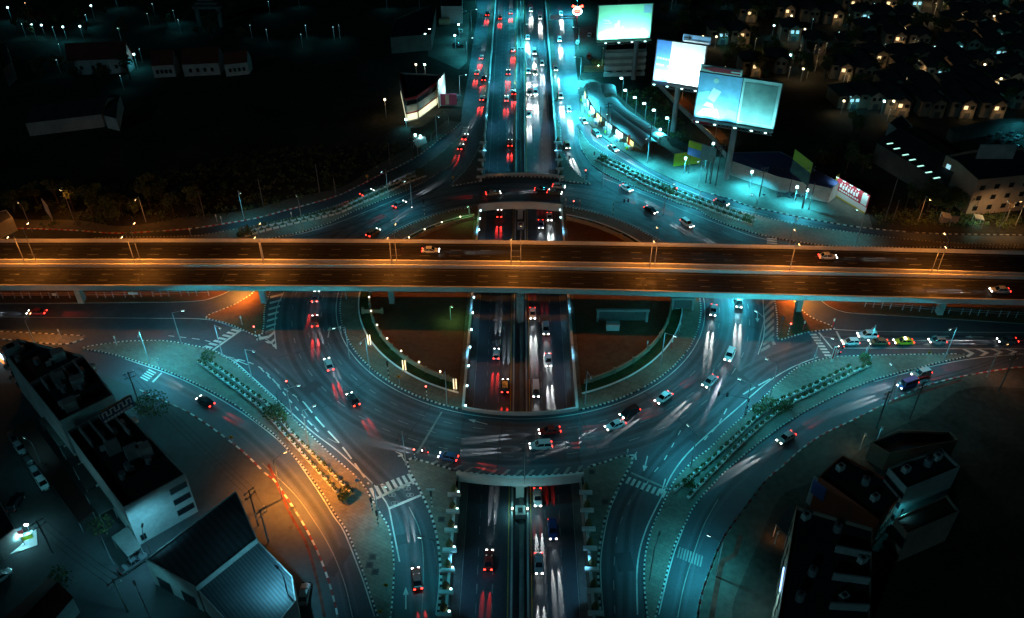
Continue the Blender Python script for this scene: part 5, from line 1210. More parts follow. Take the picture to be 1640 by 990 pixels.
def gabled(name, label, cat, px, h, rise, wall, roof, z0=.14, world=False):
    W = [Vector((p.x, p.y, 0)) for p in (px if world else GL(px, h))]; c = ctr(W); t = thing(name, label, cat, (c.x, c.y, 0)); P = [p-c for p in W]
    r0, r1 = (P[0]+P[3])/2, (P[1]+P[2])/2; zr = h+rise; k = MB()
    for i in range(4): a, b = P[i], P[(i+1) % 4]; k.face([(a.x*.97, a.y*.97, z0), (b.x*.97, b.y*.97, z0), (b.x*.97, b.y*.97, h), (a.x*.97, a.y*.97, h)])
    for a, b, r in ((P[3], P[0], r0), (P[1], P[2], r1)): k.face([(a.x*.97, a.y*.97, h-.01), (b.x*.97, b.y*.97, h-.01), (r.x*.97, r.y*.97, zr-.06)])
    k.build('wall', wall, t)
    f = MB().face([(P[0].x, P[0].y, h), (P[1].x, P[1].y, h), (r1.x, r1.y, zr), (r0.x, r0.y, zr)]).face([(P[2].x, P[2].y, h), (P[3].x, P[3].y, h), (r0.x, r0.y, zr), (r1.x, r1.y, zr)])
    f.build('roof', roof, t); MB().cyl((r0.x, r0.y, zr), (r1.x, r1.y, zr), .14, n=6).build('ridge_cap', roof, t); return t, P
gabled('shed', 'dark red roofed shed in the bottom left corner', 'shed', [(0, 995), (78, 925), (118, 957), (50, 1035)], 4.2, 1.4, M_wall, M_roofr)
tw, cw = block('warehouse', 'dark steel roofed warehouse with pale wall on the lower left street', 'warehouse', [(233, 896), (378, 786), (412, 862), (313, 941)], 7.0, M_wall, mat('slate_steel_roof', (.06, .07, .078), .6, .35, 0, .2, .2, 1.0, sheet=('rib', .8, .6, 'DIAGONAL')), .25)
win(tw, *[cw[i] for i in ((lambda k: (k, (k+1) % 4))(min(range(4), key=lambda i: cw[i].x*.6+cw[i].y+cw[(i+1) % 4].x*.6+cw[(i+1) % 4].y)))], 1.8, 3.0, 2.8, 2, name='shutter')
block('warehouse', 'pale ribbed steel roof of the warehouse at the bottom left', 'warehouse', [(315, 943), (413, 866), (468, 922), (474, 962), (420, 1030), (395, 1030)], 6.0, M_wall, M_roofs, .2)
street_lamp((252, 912), (255, 862), 'tall cool lamp lighting the stained white end wall', (.16, .72, 1.0), 4200, h=10, arm=1, glowm=G_teal)
street_lamp((470, 985), (425, 930), 'cool lamp beside the ribbed steel roof', (.16, .72, 1.0), 4500, h=11, arm=1.5, glowm=G_teal)
street_lamp((182, 905), (150, 880), 'dim cool lamp on the lower left street', (.14, .8, 1.0), 800, h=9, arm=1.5, glowm=G_teal)
street_lamp((75, 760), (40, 740), 'dim cool lamp by the brown awning', (.14, .8, 1.0), 380, h=9, arm=1.5, glowm=G_teal)
street_lamp((245, 1000), (225, 960), 'dim cool lamp at the bottom of the lower left street', (.14, .8, 1.0), 800, h=9, arm=1.5, glowm=G_teal)
t = thing('lit_sign', 'orange and white glowing shopfront at the far left edge', 'sign', G(2, 575, .2)); MB().box((0, 0, 1.2), (3.0, .3, 1.4), R(-40)).build('panel', glow('shopfront_white', (.6, .95, 1), 3.0), t); MB().box((1.2, -1.6, .9), (1.6, .3, 1.0), R(-40)).build('banner', glow('shopfront_orange', (1, .25, .05), 1.6), t); point(t, (0, -1.5, 2), (.6, .9, 1), 250)
# --- lower right: dark buildings
tb, cb = block('building', 'large black roofed building with a blue neon strip, bottom right', 'building', [(1276, 810), (1398, 845), (1393, 1010), (1243, 1010)], 12, M_wallp, M_roofd, .8)
k = min(range(4), key=lambda i: cb[i].x+cb[(i+1) % 4].x); a, b = cb[k], cb[(k+1) % 4]
for fl in range(3): win(tb, a, b, 2.4+fl*3.2, 1.8, 1.6, 5)
p = a+(b-a)*.5; q = a+(b-a)*.68; r_ = math.atan2(b.y-a.y, b.x-a.x); nr = Vector(((b-a).y, -(b-a).x, 0)).normalized(); m_ = (p+q)/2+nr*.3
MB().box((m_.x, m_.y, 10.8), ((q-p).length, .2, .35), r_).build('neon_strip', glow('neon_blue', (.25, .45, 1.0), 4), tb); point(tb, (m_.x+nr.x*2.5, m_.y+nr.y*2.5, 6), (.35, .9, 1), 700)
for u in (.3, .55, .8):
    for w_ in (.55,): pm = cb[k]+(cb[(k+1) % 4]-cb[k])*u; e = cb[(k+2) % 4]; f = cb[(k+3) % 4]; oth = f+(e-f)*u; s0 = pm+(oth-pm)*.55; s1 = pm+(oth-pm)*.98; mm_ = (s0+s1)/2; MB().box((mm_.x, mm_.y, 12.0), ((s1-s0).length, .3, 1.6), math.atan2(s1.y-s0.y, s1.x-s0.x)).build('party_wall', M_wall, tb)
for (px, h, wl, lab) in (([(1312, 763), (1349, 729), (1452, 783), (1409, 833)], 10, M_wallr, 'red walled building with black roof behind the lower right slip road'), ([(1423, 749), (1508, 718), (1538, 747), (1452, 782)], 13, M_wall, 'pale block with small windows among the dark lower right buildings'), ([(1433, 831), (1517, 792), (1537, 818), (1453, 854)], 8.5, M_wallp, 'low red brown roofed annex in front of the pale block'), ([(1395, 708), (1440, 688), (1522, 692), (1534, 704), (1424, 726)], 5, M_wallp, 'dark flat shed above the lower right buildings')):
    tt, cc = block('building', lab, 'building', px, h, wl, M_roofd if h != 8.5 else M_brown, .6)
    n = len(cc); k = min(range(n), key=lambda i: cc[i].y+cc[(i+1) % n].y)
    if h > 6:
        for fl in range(int(h//3.3)): win(tt, cc[k], cc[(k+1) % n], 2+fl*3.1, 1.1, 1.2, 5)
        k2 = min(range(n), key=lambda i: cc[i].x+cc[(i+1) % n].x); win(tt, cc[k2], cc[(k2+1) % n], h-2.2, 1.6, 1.2, 3)
for q, z_ in (([(1290, 830), (1340, 850), (1380, 900), (1300, 920), (1350, 960), (1280, 960)], 11.2), ([(1345, 752), (1385, 775), (1400, 800)], 9.4), ([(1450, 755), (1485, 745), (1500, 735)], 12.4)):
    for k_, (x, y) in enumerate(q):
        p = G(x, y, z_); t = thing('roof_tank' if k_ % 2 else 'roof_unit', f'small {"round water tank" if k_ % 2 else "boxy roof unit"} on the {"black roofed building" if z_ == 11.2 else "red walled building" if z_ == 9.4 else "pale block"}, {("upper", "middle", "lower", "left", "bottom right", "bottom left")[k_]} one', 'tank' if k_ % 2 else 'roof unit', p)
        if k_ % 2: MB().cyl((0, 0, 0), (0, 0, 1.6), .7, n=14).build('tank', M_steel, t); MB().cyl((0, 0, 1.6), (0, 0, 1.8), .3, n=10).build('lid', M_dsteel, t)
        else: MB().box((0, 0, .6), (1.4, 1.0, 1.2), .5).build('casing', M_white, t); MB().cyl((0, 0, 1.2), (0, 0, 1.26), .4, n=12).build('fan_grille', M_dsteel, t)
street_lamp((1418, 880), (1440, 840), 'dim cool lamp between the black roof and the annex', TEAL, 500, h=9, arm=1)  # added to lift the dark walls around it, no known source
t = thing('wall_banner', 'tall pale banner on the corner of the red walled building', 'banner', G(1299, 822, .2)); MB().box((0, 0, 5.2), (3.2, .3, 7.0), R(-55)).build('banner', M_wall, t); MB().box((-.1, -.2, 6.6), (2.9, .2, 3.4), R(-55)).build('blue_field', mat('banner_blue', (.08, .12, .35), .6, .3, 0, 0), t)
canopy('hut', 'small hut with orange lit posts left of the black roofed building', [(1243, 838), (1268, 806), (1277, 822), (1262, 858)], 4, M_roofd, 'hut'); tt = street_lamp((1240, 872), (1248, 858), 'tiny orange lamp under the small hut', ORANGE, 160, h=2.4, arm=.3)
for px, py, lab, cl in ((1376, 722, 'small warm lamp above the red walled building', WARM), (1402, 712, 'small white lamp above the red walled building', TEAL), (1431, 640, 'flood lamp at the scrub, lower right', TEAL), (1504, 862, 'tiny white lamp on the annex facade', TEAL)):
    street_lamp((px, py), (px, py+8), lab, cl, 220, h=5, arm=.5)
# --- upper left: shop, forecourt, temple, warehouse
ts, cs = block('corner_shop', 'red and white corner shop with lit ground floor', 'shop', [(649, 158), (667, 154), (698, 132), (703, 119), (640, 116)], 9.0, M_wall, M_roofd, .6)
n = len(cs)
for i in range(n):
    a, b = cs[i], cs[(i+1) % n]; d = (b-a).normalized(); nr = Vector((d.y, -d.x, 0)); rz = math.atan2(d.y, d.x); m_ = (a+b)/2+nr*.15; Lw = (b-a).length
    if nr.y < .2 or nr.x > .5:
        MB().box((m_.x, m_.y, 8.7), (Lw, .35, 1.0), rz).build('red_cornice', M_redp, ts); MB().box((m_.x, m_.y, 7.2), (Lw*.92, .22, 1.4), rz).build('window_band', M_glass, ts)
        MB().box((m_.x, m_.y, 5.0), (Lw*.96, .24, 2.6), rz).build('white_fascia', M_white, ts); MB().box((m_.x, m_.y, 3.5), (Lw, .36, .45), rz).build('red_band', M_redp, ts)
        MB().box((m_.x, m_.y, 1.9), (Lw*.9, .2, 2.2), rz).build('shopfront', glow('shopfront_warm', (.95, .95, .62), 1.0), ts)
        if nr.y < -.3: point(ts, (m_.x+nr.x*2.2, m_.y+nr.y*2.2, 2.4), (.9, .95, .6), 110)
canopy('terrace_roof', 'dark terrace roof with red edge below the corner shop', [(657, 205), (676, 204), (712, 178), (720, 186), (690, 215), (662, 222)], 3, mat('terrace_roof', (.07, .06, .03), .8, .2, 0, .2), 'roof')
for px, py, lab, cl, pw in ((682, 132, 'bright white lamp on the corner shop roof, right one', (.9, 1, .95), 500), (668, 132, 'small orange lamp on the corner shop roof, left one', WARM, 160), (651, 205, 'white lamp at the left corner of the red and white shop', TEAL, 600), (666, 230, 'white lamp at the stall below the corner shop, left', TEAL, 420), (674, 232, 'white lamp at the stall below the corner shop, right', TEAL, 420), (619, 190, 'warm lamp in the dark field left of the corner shop', WARM, 420)):
    street_lamp((px, py), (px+1, py+6), lab, cl, pw, True, h=7 if py < 200 else 3, arm=.4)
t = thing('lit_screen_wall', 'brightly floodlit white gable wall beside the corner shop', 'wall', G(708, 165, .14)); MB().box((0, 0, 5), (.4, 9, 10), R(-12)).build('panel', M_white, t); point(t, (2.2, -1, 9.5), (.55, .95, 1), 1500); point(t, (2.2, 2, 4), (.55, .95, 1), 500)
t = thing('pink_hoarding', 'pink and white hoarding beside the corner shop', 'hoarding', G(719, 170, .14)); MB().box((0, 0, 2.6), (6, .3, 4.2)).build('panel', mat('pink_panel', (.5, .12, .25), .6, .3, 0, .2), t); MB().box((-.5, -.2, 2.6), (1.3, .14, 3.6)).build('stripe', M_white, t)
canopy('stall', 'lit stall roof at the roadside below the corner shop', [(661, 225), (680, 215), (684, 228), (668, 236)], 3, M_white, 'stall')
block('service_building', 'dark flat building at the forecourt, upper left of the main road', 'building', [(632, 30), (700, 5), (690, 55), (625, 60)], 7, M_concd, M_roofd, .4); block('service_building', 'grey building with pale wall at the top of the forecourt', 'building', [(706, -20), (740, -20), (740, 10), (706, 10)], 8, M_wall, M_roofd, .4)
area('forecourt', GL([(690, 45), (752, 20), (748, 100), (735, 112), (685, 90)]), .17, M_lot)
for px, py, lab, pw in ((738, 32, 'white lamp at the upper forecourt entrance', 900), (736, 62, 'white lamp in the middle of the upper forecourt', 1500), (730, 80, 'white lamp low on the upper forecourt', 900), (690, 70, 'white wall lamp at the dark service building', 400), (683, 78, 'blue white lamp under the service canopy', 400)):
    street_lamp((px, py), (px-4, py+6), lab, TEAL, pw*1.5, True, h=6, arm=.5)
t = thing('fuel_tank', 'cream cylindrical tank beside the forecourt', 'tank', G(712, 40, .17)); MB().cyl((-2.5, 0, 1.6), (2.5, 0, 1.6), 1.5, n=16).build('tank', mat('cream_paint', (.5, .45, .3), .6, .3, 0, .1), t); MB().box((0, 0, .3), (4, 1.6, .6)).build('saddle', M_concd, t)
for fl, fr, rl, rr_, h, rs, lab in (((106, 98), (203, 94), (112, 72), (193, 68), 6, 6, 'large red tiled temple hall, upper left'), ((242, 106), (278, 104), (242, 83), (276, 80), 5, 5, 'small red tiled temple hall, upper left'), ((290, 104), (350, 101), (286, 78), (346, 75), 5, 5, 'red tiled temple hall with white gable frames, upper left'), ((358, 104), (396, 100), (356, 90), (392, 86), 5, 4, 'dark temple hall at the right of the red ones')):
    tt, P_ = hall('temple_hall', lab, 'temple hall', fl, fr, rl, rr_, h, rs, M_wall, M_roofr)
    for u in (.2, .4, .6, .8): q = P_[0]+(P_[1]-P_[0])*u; MB().box((q.x*.97, q.y*.97-.06, h*.5), (1.1, .1, 1.5)).build('window', M_glass, tt)
t = thing('temple_gate', 'white outlined temple gate tower at the top left', 'gate tower', G(338, 42, .14))
for s in (-1, 1): MB().box((s*5.0, 0, 4), (1.4, 2.2, 8)).build('pillar', M_concd, t)
MB().box((0, 0, 8.6), (13, 2.6, 1.2)).box((0, 0, 10.4), (10, 2.2, .9)).box((0, 0, 11.9), (7, 1.8, .8)).build('tiered_roof', M_concd, t); MB().face([(-3, -.6, 12.3), (3, -.6, 12.3), (0, -.6, 17)]).face([(-3, .6, 12.3), (0, .6, 17), (3, .6, 12.3)]).face([(-3, -.6, 12.3), (0, -.6, 17), (0, .6, 17), (-3, .6, 12.3)]).face([(3, -.6, 12.3), (3, .6, 12.3), (0, .6, 17), (0, -.6, 17)]).build('spire', M_concd, t)
point(t, (0, -4, 2.5), TEAL, 45)
hall('warehouse', 'long dark warehouse with pale lower wall, upper left', 'warehouse', (38, 198), (163, 183), (42, 175), (165, 152), 5, 3.0, M_wall, M_roofd); gabled('shed', 'lean dark shed beside the long warehouse, upper left', 'shed', [(172, 150), (193, 152), (186, 190), (166, 185)], 5, 1.2, M_wall, M_roofd); block('shed', 'grey shed at the far left above the orange road', 'shed', [(-30, 345), (10, 336), (20, 348), (-30, 372)], 4.5, M_wall, M_concd, .2); block('house', 'pale block with small windows at the top left edge', 'house', [(-5, 70), (8, 66), (18, 100), (4, 112)], 7, M_wall, M_roofd, .3)
t = thing('leaning_hoarding', 'back lit hoarding panel in the scrub, far left', 'hoarding', G(80, 348, .14)); MB().box((0, 0, 3), (6, .3, 4), R(-50)).build('panel', M_wall, t)
for s in (-1, 1): MB().cyl((s*1.6, s*-1.9, 0), (s*1.6, s*-1.9, 3), .1).build('post', M_steel, t)
NW = [(20, 27, 1), (42, 53, 1.3), (58, 55, 1.3), (74, 56, 1.3), (91, 58, 1.3), (108, 59, 1.3), (135, 58, 1.2), (143, 38, 1.6), (152, 24, 1.6), (189, 7, 1.2), (282, 31, 1.4), (249, 20, .4), (241, 36, .4), (195, 60, .6), (197, 97, 1.4), (221, 104, 1.3), (229, 94, .6), (126, 108, 1.2), (98, 112, .6), (199, 138, .5), (101, 86, .4), (433, 16, .9), (480, 5, .5), (545, 55, .9), (492, 55, .7), (536, 58, .5), (485, 70, .6), (430, 62, .4), (404, 55, .6), (290, 46, .5), (620, 8, .4), (672, 6, .5)]
for i, (x, y, f) in enumerate(NW):
    near = 'over the temple lane' if 38 < x < 115 and y < 62 else 'among the temple halls' if y > 80 else 'in the dark upper left grounds'
    street_lamp((x, y+7), (x+1, y+14), f'small cool lamp {near}, at {("the left edge" if x < 40 else "left" if x < 160 else "mid left" if x < 300 else "near the forecourt side")}', TEAL, 420*f*(1.5, .5, 1.0, .3, .8)[i % 5], f > .9 and i % 3 != 1, h=6, arm=.5, group=f'cool lamps {near}')
street_lamp((46, 22), (47, 28), 'tiny orange lamp at the top left', ORANGE, 100, h=5, arm=.4)
# --- upper right: billboards
def billboard(base, bl, br, zb, ht, label):
    A, B = G(*bl, zb), G(*br, zb); A.z = B.z = 0; d = B-A; W_ = d.length; rz = math.atan2(d.y, d.x); p = G(*base, .14)
    m_ = (A+B)/2; t = thing('billboard', label, 'billboard', (m_.x, m_.y, 0), rz)
    Rm = Matrix.Rotation(-rz, 3, 'Z'); q = Rm @ (Vector((p.x, p.y, 0))-m_); q.y = max(q.y, 1.2)
    MB().cyl((q.x, q.y, 0), (q.x, q.y, zb+ht*.5), .95, .85, 18).build('column', M_steel, t)
    fr = MB().box((0, .75, zb+ht*.5), (W_, .9, ht)).build('frame', M_dsteel, t)
    cw_ = MB()
    for i in range(int(W_/1.2)):
        x = -W_/2+.6+i*1.2; cw_.cyl((x-.6, -1.6, zb-1.0), (x+.6, -1.6, zb-.1), .05, n=4).cyl((x+.6, -1.6, zb-1.0), (x-.6, -1.6, zb-.1), .05, n=4)
    cw_.box((0, -.8, zb-.1), (W_, 1.7, .08)).box((0, -1.6, zb-1.05), (W_, .1, .1)); cw_.build('catwalk', M_steel, t)
    return t, W_
def flood(t, x, zb, ht, col, power, y=-3.0):
    MB().cyl((x, -1.6, zb), (x, y, zb-.2), .05).box((x, y, zb-.1), (.8, .4, .3)).build('flood_light', M_steel, t); MB().box((x, y, zb+.1), (.7, .35, .08)).build('flood_lens', G_teal, t)
    spot(t, (x, y, zb+.25), (x, .3, zb+ht*.55), col, power, 150, .6, .3, 'flood_beam')
def panel(t, x0, x1, z0, z1, m, y=.24, name='poster', th=.05): return MB().box(((x0+x1)/2, y, (z0+z1)/2), (x1-x0, th, z1-z0)).build(name, m, t)
P_mint = mat('print_mint', (.36, .68, .50), .6, .2, 0, .12, .08, .3); P_blue = mat('print_blue', (.08, .26, .62), .6, .2, 0, .15, .1, .4); P_sky = mat('print_sky', (.25, .45, .68), .6, .2, 0, .25, .1, .4); P_white = mat('print_white', (.78, .80, .80), .6, .2, 0, .05, .1, .4); P_grey = mat('print_grey', (.20, .28, .27), .7, .2, 0, .3, .1, .4); P_pale = mat('print_pale', (.55, .68, .66), .6, .2, 0, .2, .15, .4); P_lb = mat('print_lightblue', (.35, .5, .75), .6, .2, 0, .1)
tb1, W1 = billboard((1017, 131), (955, 66), (1042, 62), 16.5, 13.5, 'mint green billboard on a single column, farthest of the three')
z = 16.5
panel(tb1, -W1/2+.4, W1/2-.4, z+.3, z+13.2, P_mint); panel(tb1, W1*.33, W1*.47, z+9.8, z+12.9, P_lb, .2, 'blue_square')
sk = MB(); rr = random.Random(5)
for i in range(22):
    x = -W1*.44+i*W1*.9/22; hh = 2.2+rr.random()*2.8*(1-abs(i-11)/18)+(2.6 if i in (7, 8) else 0); sk.box((x, .19, z+.5+hh/2), (W1*.9/22+.02, .05, hh))
sk.build('skyline_print', P_white, tb1); MB().box((-W1*.33, .19, z+7.6), (2.6, .05, .5), ry=R(12)).box((-W1*.31, .19, z+6.6), (3.2, .05, .3)).build('plane_print', P_white, tb1)
for x in (-.36, -.12, .12, .36): flood(tb1, x*W1, z, 13, (.30, .95, .80), 9000)
tl_ = thing('billboard_lattice', 'bare steel lattice frame left behind the mint billboard', 'lattice', G(968, 26, .14)); lt = MB()
for i in range(5): lt.cyl((i*2.6, 0, 15), (i*2.6, 0, 18), .08, n=5).cyl((i*2.6, 0, 15), (i*2.6+2.6, 0, 18), .06, n=5)
lt.cyl((0, 0, 15), (13, 0, 15), .08, n=5).cyl((0, 0, 18), (13, 0, 18), .08, n=5).build('truss', M_steel, tl_); MB().cyl((6.5, 0, 0), (6.5, 0, 15), .5, n=12).build('column', M_dsteel, tl_)
tb2, W2 = billboard((1076, 213), (1045, 130), (1123, 142), 17.5, 14.5, 'dazzling white and blue billboard, middle of the three')
z = 17.5
panel(tb2, -W2/2+.3, -W2*.20, z+.3, z+14.2, P_blue); panel(tb2, -W2*.195, W2/2-.3, z+.3, z+14.2, P_white)
tx = MB()
for r_, ws in enumerate(((0, 1, 2, 3, 4), (0, 1, 2, 4), (0, 1, 2, 3, 4, 5))):
    for k in ws: tx.box((-W2*.44+k*.95, .19, z+8.2-r_*2.2-k*.05), (.7, .05, .7))
tx.build('blurred_lines', P_lb, tb2); dp = MB()
for x, zz, w_, h_ in ((-.17, 6, .5, 2.6), (-.14, 4.2, .4, 2.0), (-.06, 8.0, .7, .8), (.30, 4.5, .3, 3.5), (.38, 3.4, 2.2, .7), (.42, 5.0, 1.8, .6)): dp.box((x*W2, .19, z+zz), (w_, .05, h_))
dp.build('figure_print', P_lb, tb2)
MB().box((W2*.28, .3, z+16.0), (W2*.54, .5, 2.3)).build('top_sign', P_sky, tb2); MB().box((W2*.08, .02, z+16.2), (1.6, .06, .35)).face([(W2*.08+.8, -.02, z+16.9), (W2*.08+.8, -.02, z+15.5), (W2*.08+2.0, -.02, z+16.2)]).build('arrow', M_blk, tb2); MB().box((W2*.28, -.02, z+15.1), (W2*.5, .06, .5)).build('white_strip', P_white, tb2)
for x in (-.42, -.15, .15, .42): flood(tb2, x*W2, z, 14, (.62, .95, 1.0), 15000)
tb3, W3 = billboard((1163, 286), (1110, 188), (1239, 209), 19.5, 14.5, 'wide blue billboard with a grey green right panel, nearest of the three')
z = 19.5
panel(tb3, -W3/2+.3, W3*.03, z+.3, z+14.2, P_sky); panel(tb3, W3*.04, W3/2-.2, z+.2, z+14.3, P_pale, .24, 'frame_print'); panel(tb3, W3*.065, W3/2-1.0, z+1.2, z+13.2, P_grey, .19, 'grey_field')
sh = MB()
for pts in ([(-.46, 1), (-.18, 1), (-.22, 3.8), (-.40, 3.2)], [(-.40, 4.2), (-.26, 3.8), (-.28, 5.2), (-.36, 5.6)], [(-.36, 6.6), (-.27, 5.6), (-.20, 9.2), (-.30, 10.2)]): sh.face([(x*W3, .18, z+zz) for x, zz in pts])
sh.build('pale_print', P_white, tb3); MB().face([(-.16*W3, .18, z+1), (.02*W3, .18, z+1), (.02*W3, .18, z+3.8), (-.10*W3, .18, z+4.2)]).build('green_print', P_mint, tb3); MB().face([(-.48*W3, .18, z+8), (-.34*W3, .18, z+9), (-.36*W3, .18, z+6.4), (-.48*W3, .18, z+5.4)]).build('mint_print', P_mint, tb3); MB().cyl((-.28*W3, .21, z+12.3), (-.28*W3, .16, z+12.3), .8, n=16).build('disc_print', P_pale, tb3)
MB().box((-.24*W3, .3, z+15.6), (W3*.5, .5, 1.9)).build('arrow_board', P_pale, tb3); MB().box((-.16*W3, .02, z+15.6), (W3*.30, .06, 1.3)).face([(-.31*W3, -.02, z+16.4), (-.48*W3, -.02, z+15.6), (-.31*W3, -.02, z+14.8)]).build('red_arrow', M_redp, tb3); MB().box((-.06*W3, -.02, z+15.6), (W3*.12, .06, .4)).build('arrow_slot', P_pale, tb3); MB().box((-W3*.38, -1.7, z-.5), (W3*.2, .12, .9)).build('red_plate', M_redp, tb3)
for x, pw in ((-.42, 7000), (-.2, 7000), (.05, 4200), (.25, 2600), (.42, 2600)): flood(tb3, x*W3, z, 14, (.24, .90, .95), pw*1.2)
# building under the mint billboard, hedge, lane
tt, cc = block('tiered_building', 'pale four tiered building below the mint billboard', 'building', [(972, 66), (1037, 64), (1035, 78), (970, 80)], 11, M_wall, M_roofd, .6)
k = min(range(4), key=lambda i: cc[i].y+cc[(i+1) % 4].y); a, b = cc[k], cc[(k+1) % 4]; d = (b-a).normalized(); nr = Vector((d.y, -d.x, 0))
for fl in range(4): m_ = (a+b)/2+nr*.5; MB().box((m_.x, m_.y, 1.2+fl*2.7), ((b-a).length*1.02, 1.0, 1.5), math.atan2(d.y, d.x)).build('balcony_band', M_white, tt)
win(tt, a, b, 1.6, 2.2, 1.4, 4)
street_lamp((985, 118), (1005, 96), 'cool lamp lighting the tiered building', TEAL, 9000, h=8, arm=1); street_lamp((964, 106), (964, 100), 'warm globe lamp at the hedge', WARM, 300, h=7, arm=.4)
area('lane', GL([(935, 106), (1040, 104), (1045, 112), (1060, 122), (1100, 160), (1160, 215), (1178, 245), (1165, 252), (1140, 222), (1085, 170), (1052, 130), (1038, 117), (935, 116)]), .2, M_dirt)
street_lamp((1010, 118), (1000, 110), 'sodium lamp over the brown lane by the hedge', ORANGE, 900, h=6, arm=.6); street_lamp((1092, 160), (1098, 166), 'sodium lamp midway along the brown lane', ORANGE, 800, h=6, arm=.6); street_lamp((1145, 222), (1140, 215), 'warm lamp at the near end of the brown lane', WARM, 700, h=6, arm=.6)
lw = MB(); wallpath(lw, GL([(1045, 130), (1085, 172), (1140, 225), (1162, 254)]), .3, 0, 2.0); tag(lw.build('lane_wall', M_wall), 'pale boundary wall along the brown lane under the billboards', 'wall')
hm = MB(); [leafball(hm, (i*1.3, 0, 1.2), (1.2, .9, 1.1), 60, rnd, 0, .3) for i in range(14)]; t = thing('hedge', 'long hedge with green uplights beside the brown lane', 'hedge', G(950, 104, .14)); hm.build('leaves', [M_leaf, M_leaf2], t)
for i in range(4): MB().box((2+i*4.2, -1.6, .3), (.4, .3, .3)).build('uplight', G_green, t); point(t, (2+i*4.2, -1.9, .9), (.4, 1, .15), 60)
car(1000, 112, 985, 113, 'saloon', 'red', 'red saloon on the brown lane beyond the hedge', .24)
# neon sign
t = thing('neon_sign', 'glowing red and blue neon ring sign on a dark column by the main road', 'sign', G(923, 54, .14)); MB().cyl((0, 0, 0), (0, 0, 8), .35).build('column', M_dsteel, t); rg = MB()
for i in range(20):
    a0, a1 = i*math.pi/10, (i+1)*math.pi/10; rg.cyl((1.9*math.cos(a0), 0, 9.8+1.4*math.sin(a0)), (1.9*math.cos(a1), 0, 9.8+1.4*math.sin(a1)), .28, n=6)
rg.build('neon_ring', glow('neon_white_blue', (.6, .75, 1), 9), t); MB().box((0, 0, 9.9), (2.2, .4, .7)).build('neon_core', G_red, t); MB().box((-1.6, 0, 12), (1.6, .4, .9), ry=R(20)).box((1.7, 0, 12), (1.6, .4, .9), ry=R(-20)).build('neon_wings', G_red, t); MB().box((0, -.1, 11.7), (1.5, .4, .5)).build('neon_bar', glow('neon_mint', (.3, 1, .8), 6), t); point(t, (0, -1, 8), (1, .1, .15), 700)
# market canopy: two curved vaults
def vault(px, w_, h, label):
    P = spline(GL(px, h), 2.0); N = normals(P); c = P[0].copy(); c.z = .14; t = thing('market_canopy', label, 'canopy', c); m = MB(); n = 8; rows = []
    for p, q in zip(P, N):
        rows.append(len(m.v))
        for k in range(n+1): a = math.pi*k/n; o = p-c+q*(w_/2*math.cos(a)); m.v.append((o.x, o.y, h-1.4+1.5*math.sin(a)))
    for r0, r1 in zip(rows, rows[1:]):
        for k in range(n): m.f.append((r0+k, r1+k, r1+k+1, r0+k+1)); m.m.append(0)
    m.build('vault_roof', M_vault, t, smooth=True)
    for i in range(0, len(P), 5):
        for s in (-1, 1): o = P[i]-c+N[i]*(s*w_*.48); MB().cyl((o.x, o.y, 0), (o.x, o.y, h-1.4), .09).build('post', M_steel, t)
    return P, N
PV, NV = vault([(950, 132), (957, 153), (975, 176), (1000, 196), (1020, 210), (1042, 228)], 6.2, 4.6, 'long curved vault canopy over the market stalls, roadside one')
vault([(974, 135), (976, 150)], 6, 4.6, 'short vault canopy piece with yellow edge behind the market'); vault([(976, 156), (993, 174), (1020, 192), (1042, 206), (1062, 219)], 6.2, 4.6, 'long curved vault canopy, inner one of the pair')
ci = 0
SIDE = max((-1, 1), key=lambda s: -(PV[len(PV)//2]+NV[len(PV)//2]*s).y)
for i in range(3, len(PV)-1, 3):
    p = PV[i]+NV[i]*(SIDE*4.1); ci += 1
    cl = ((.95, .95, .85), (1, .85, .3), (.45, .8, 1))[ci % 3]
    nm_ = ('white', 'yellow', 'blue')[ci % 3]
    t = thing('market_stall', f'{nm_} lit stall front under the roadside vault', 'stall', (p.x, p.y, .18), math.atan2(-NV[i].x, NV[i].y), 'lit stalls along the market canopy')
    MB().box((0, 0, .55), (3.6, 1.2, 1.1)).build('counter', M_white, t); MB().box((0, .5, 2.1), (4.2, .12, 1.5)).build('lit_panel', glow('stall_'+nm_, cl, 1.7), t); MB().box((.6, -.9, .35), (.7, .6, .7)).build('crate', M_yg if ci % 2 else P_blue, t)
    if ci % 2 == 0: point(t, (0, -1.5, 2.2), (.6, .95, .9), 260)
t = thing('advertising_post', 'orange red inflatable advertising post at the market end', 'post', G(1006, 236, .18)); MB().cyl((0, 0, 0), (0, 0, 4.2), .45, .4, 12).build('post', mat('orange_red', (.7, .08, .03), .6, .3, 0, 0), t); MB().lathe([(.42, 0), (.3, .25), (.02, .4)], (0, 0, 4.2), 12).build('cap', MATS['orange_red'], t)
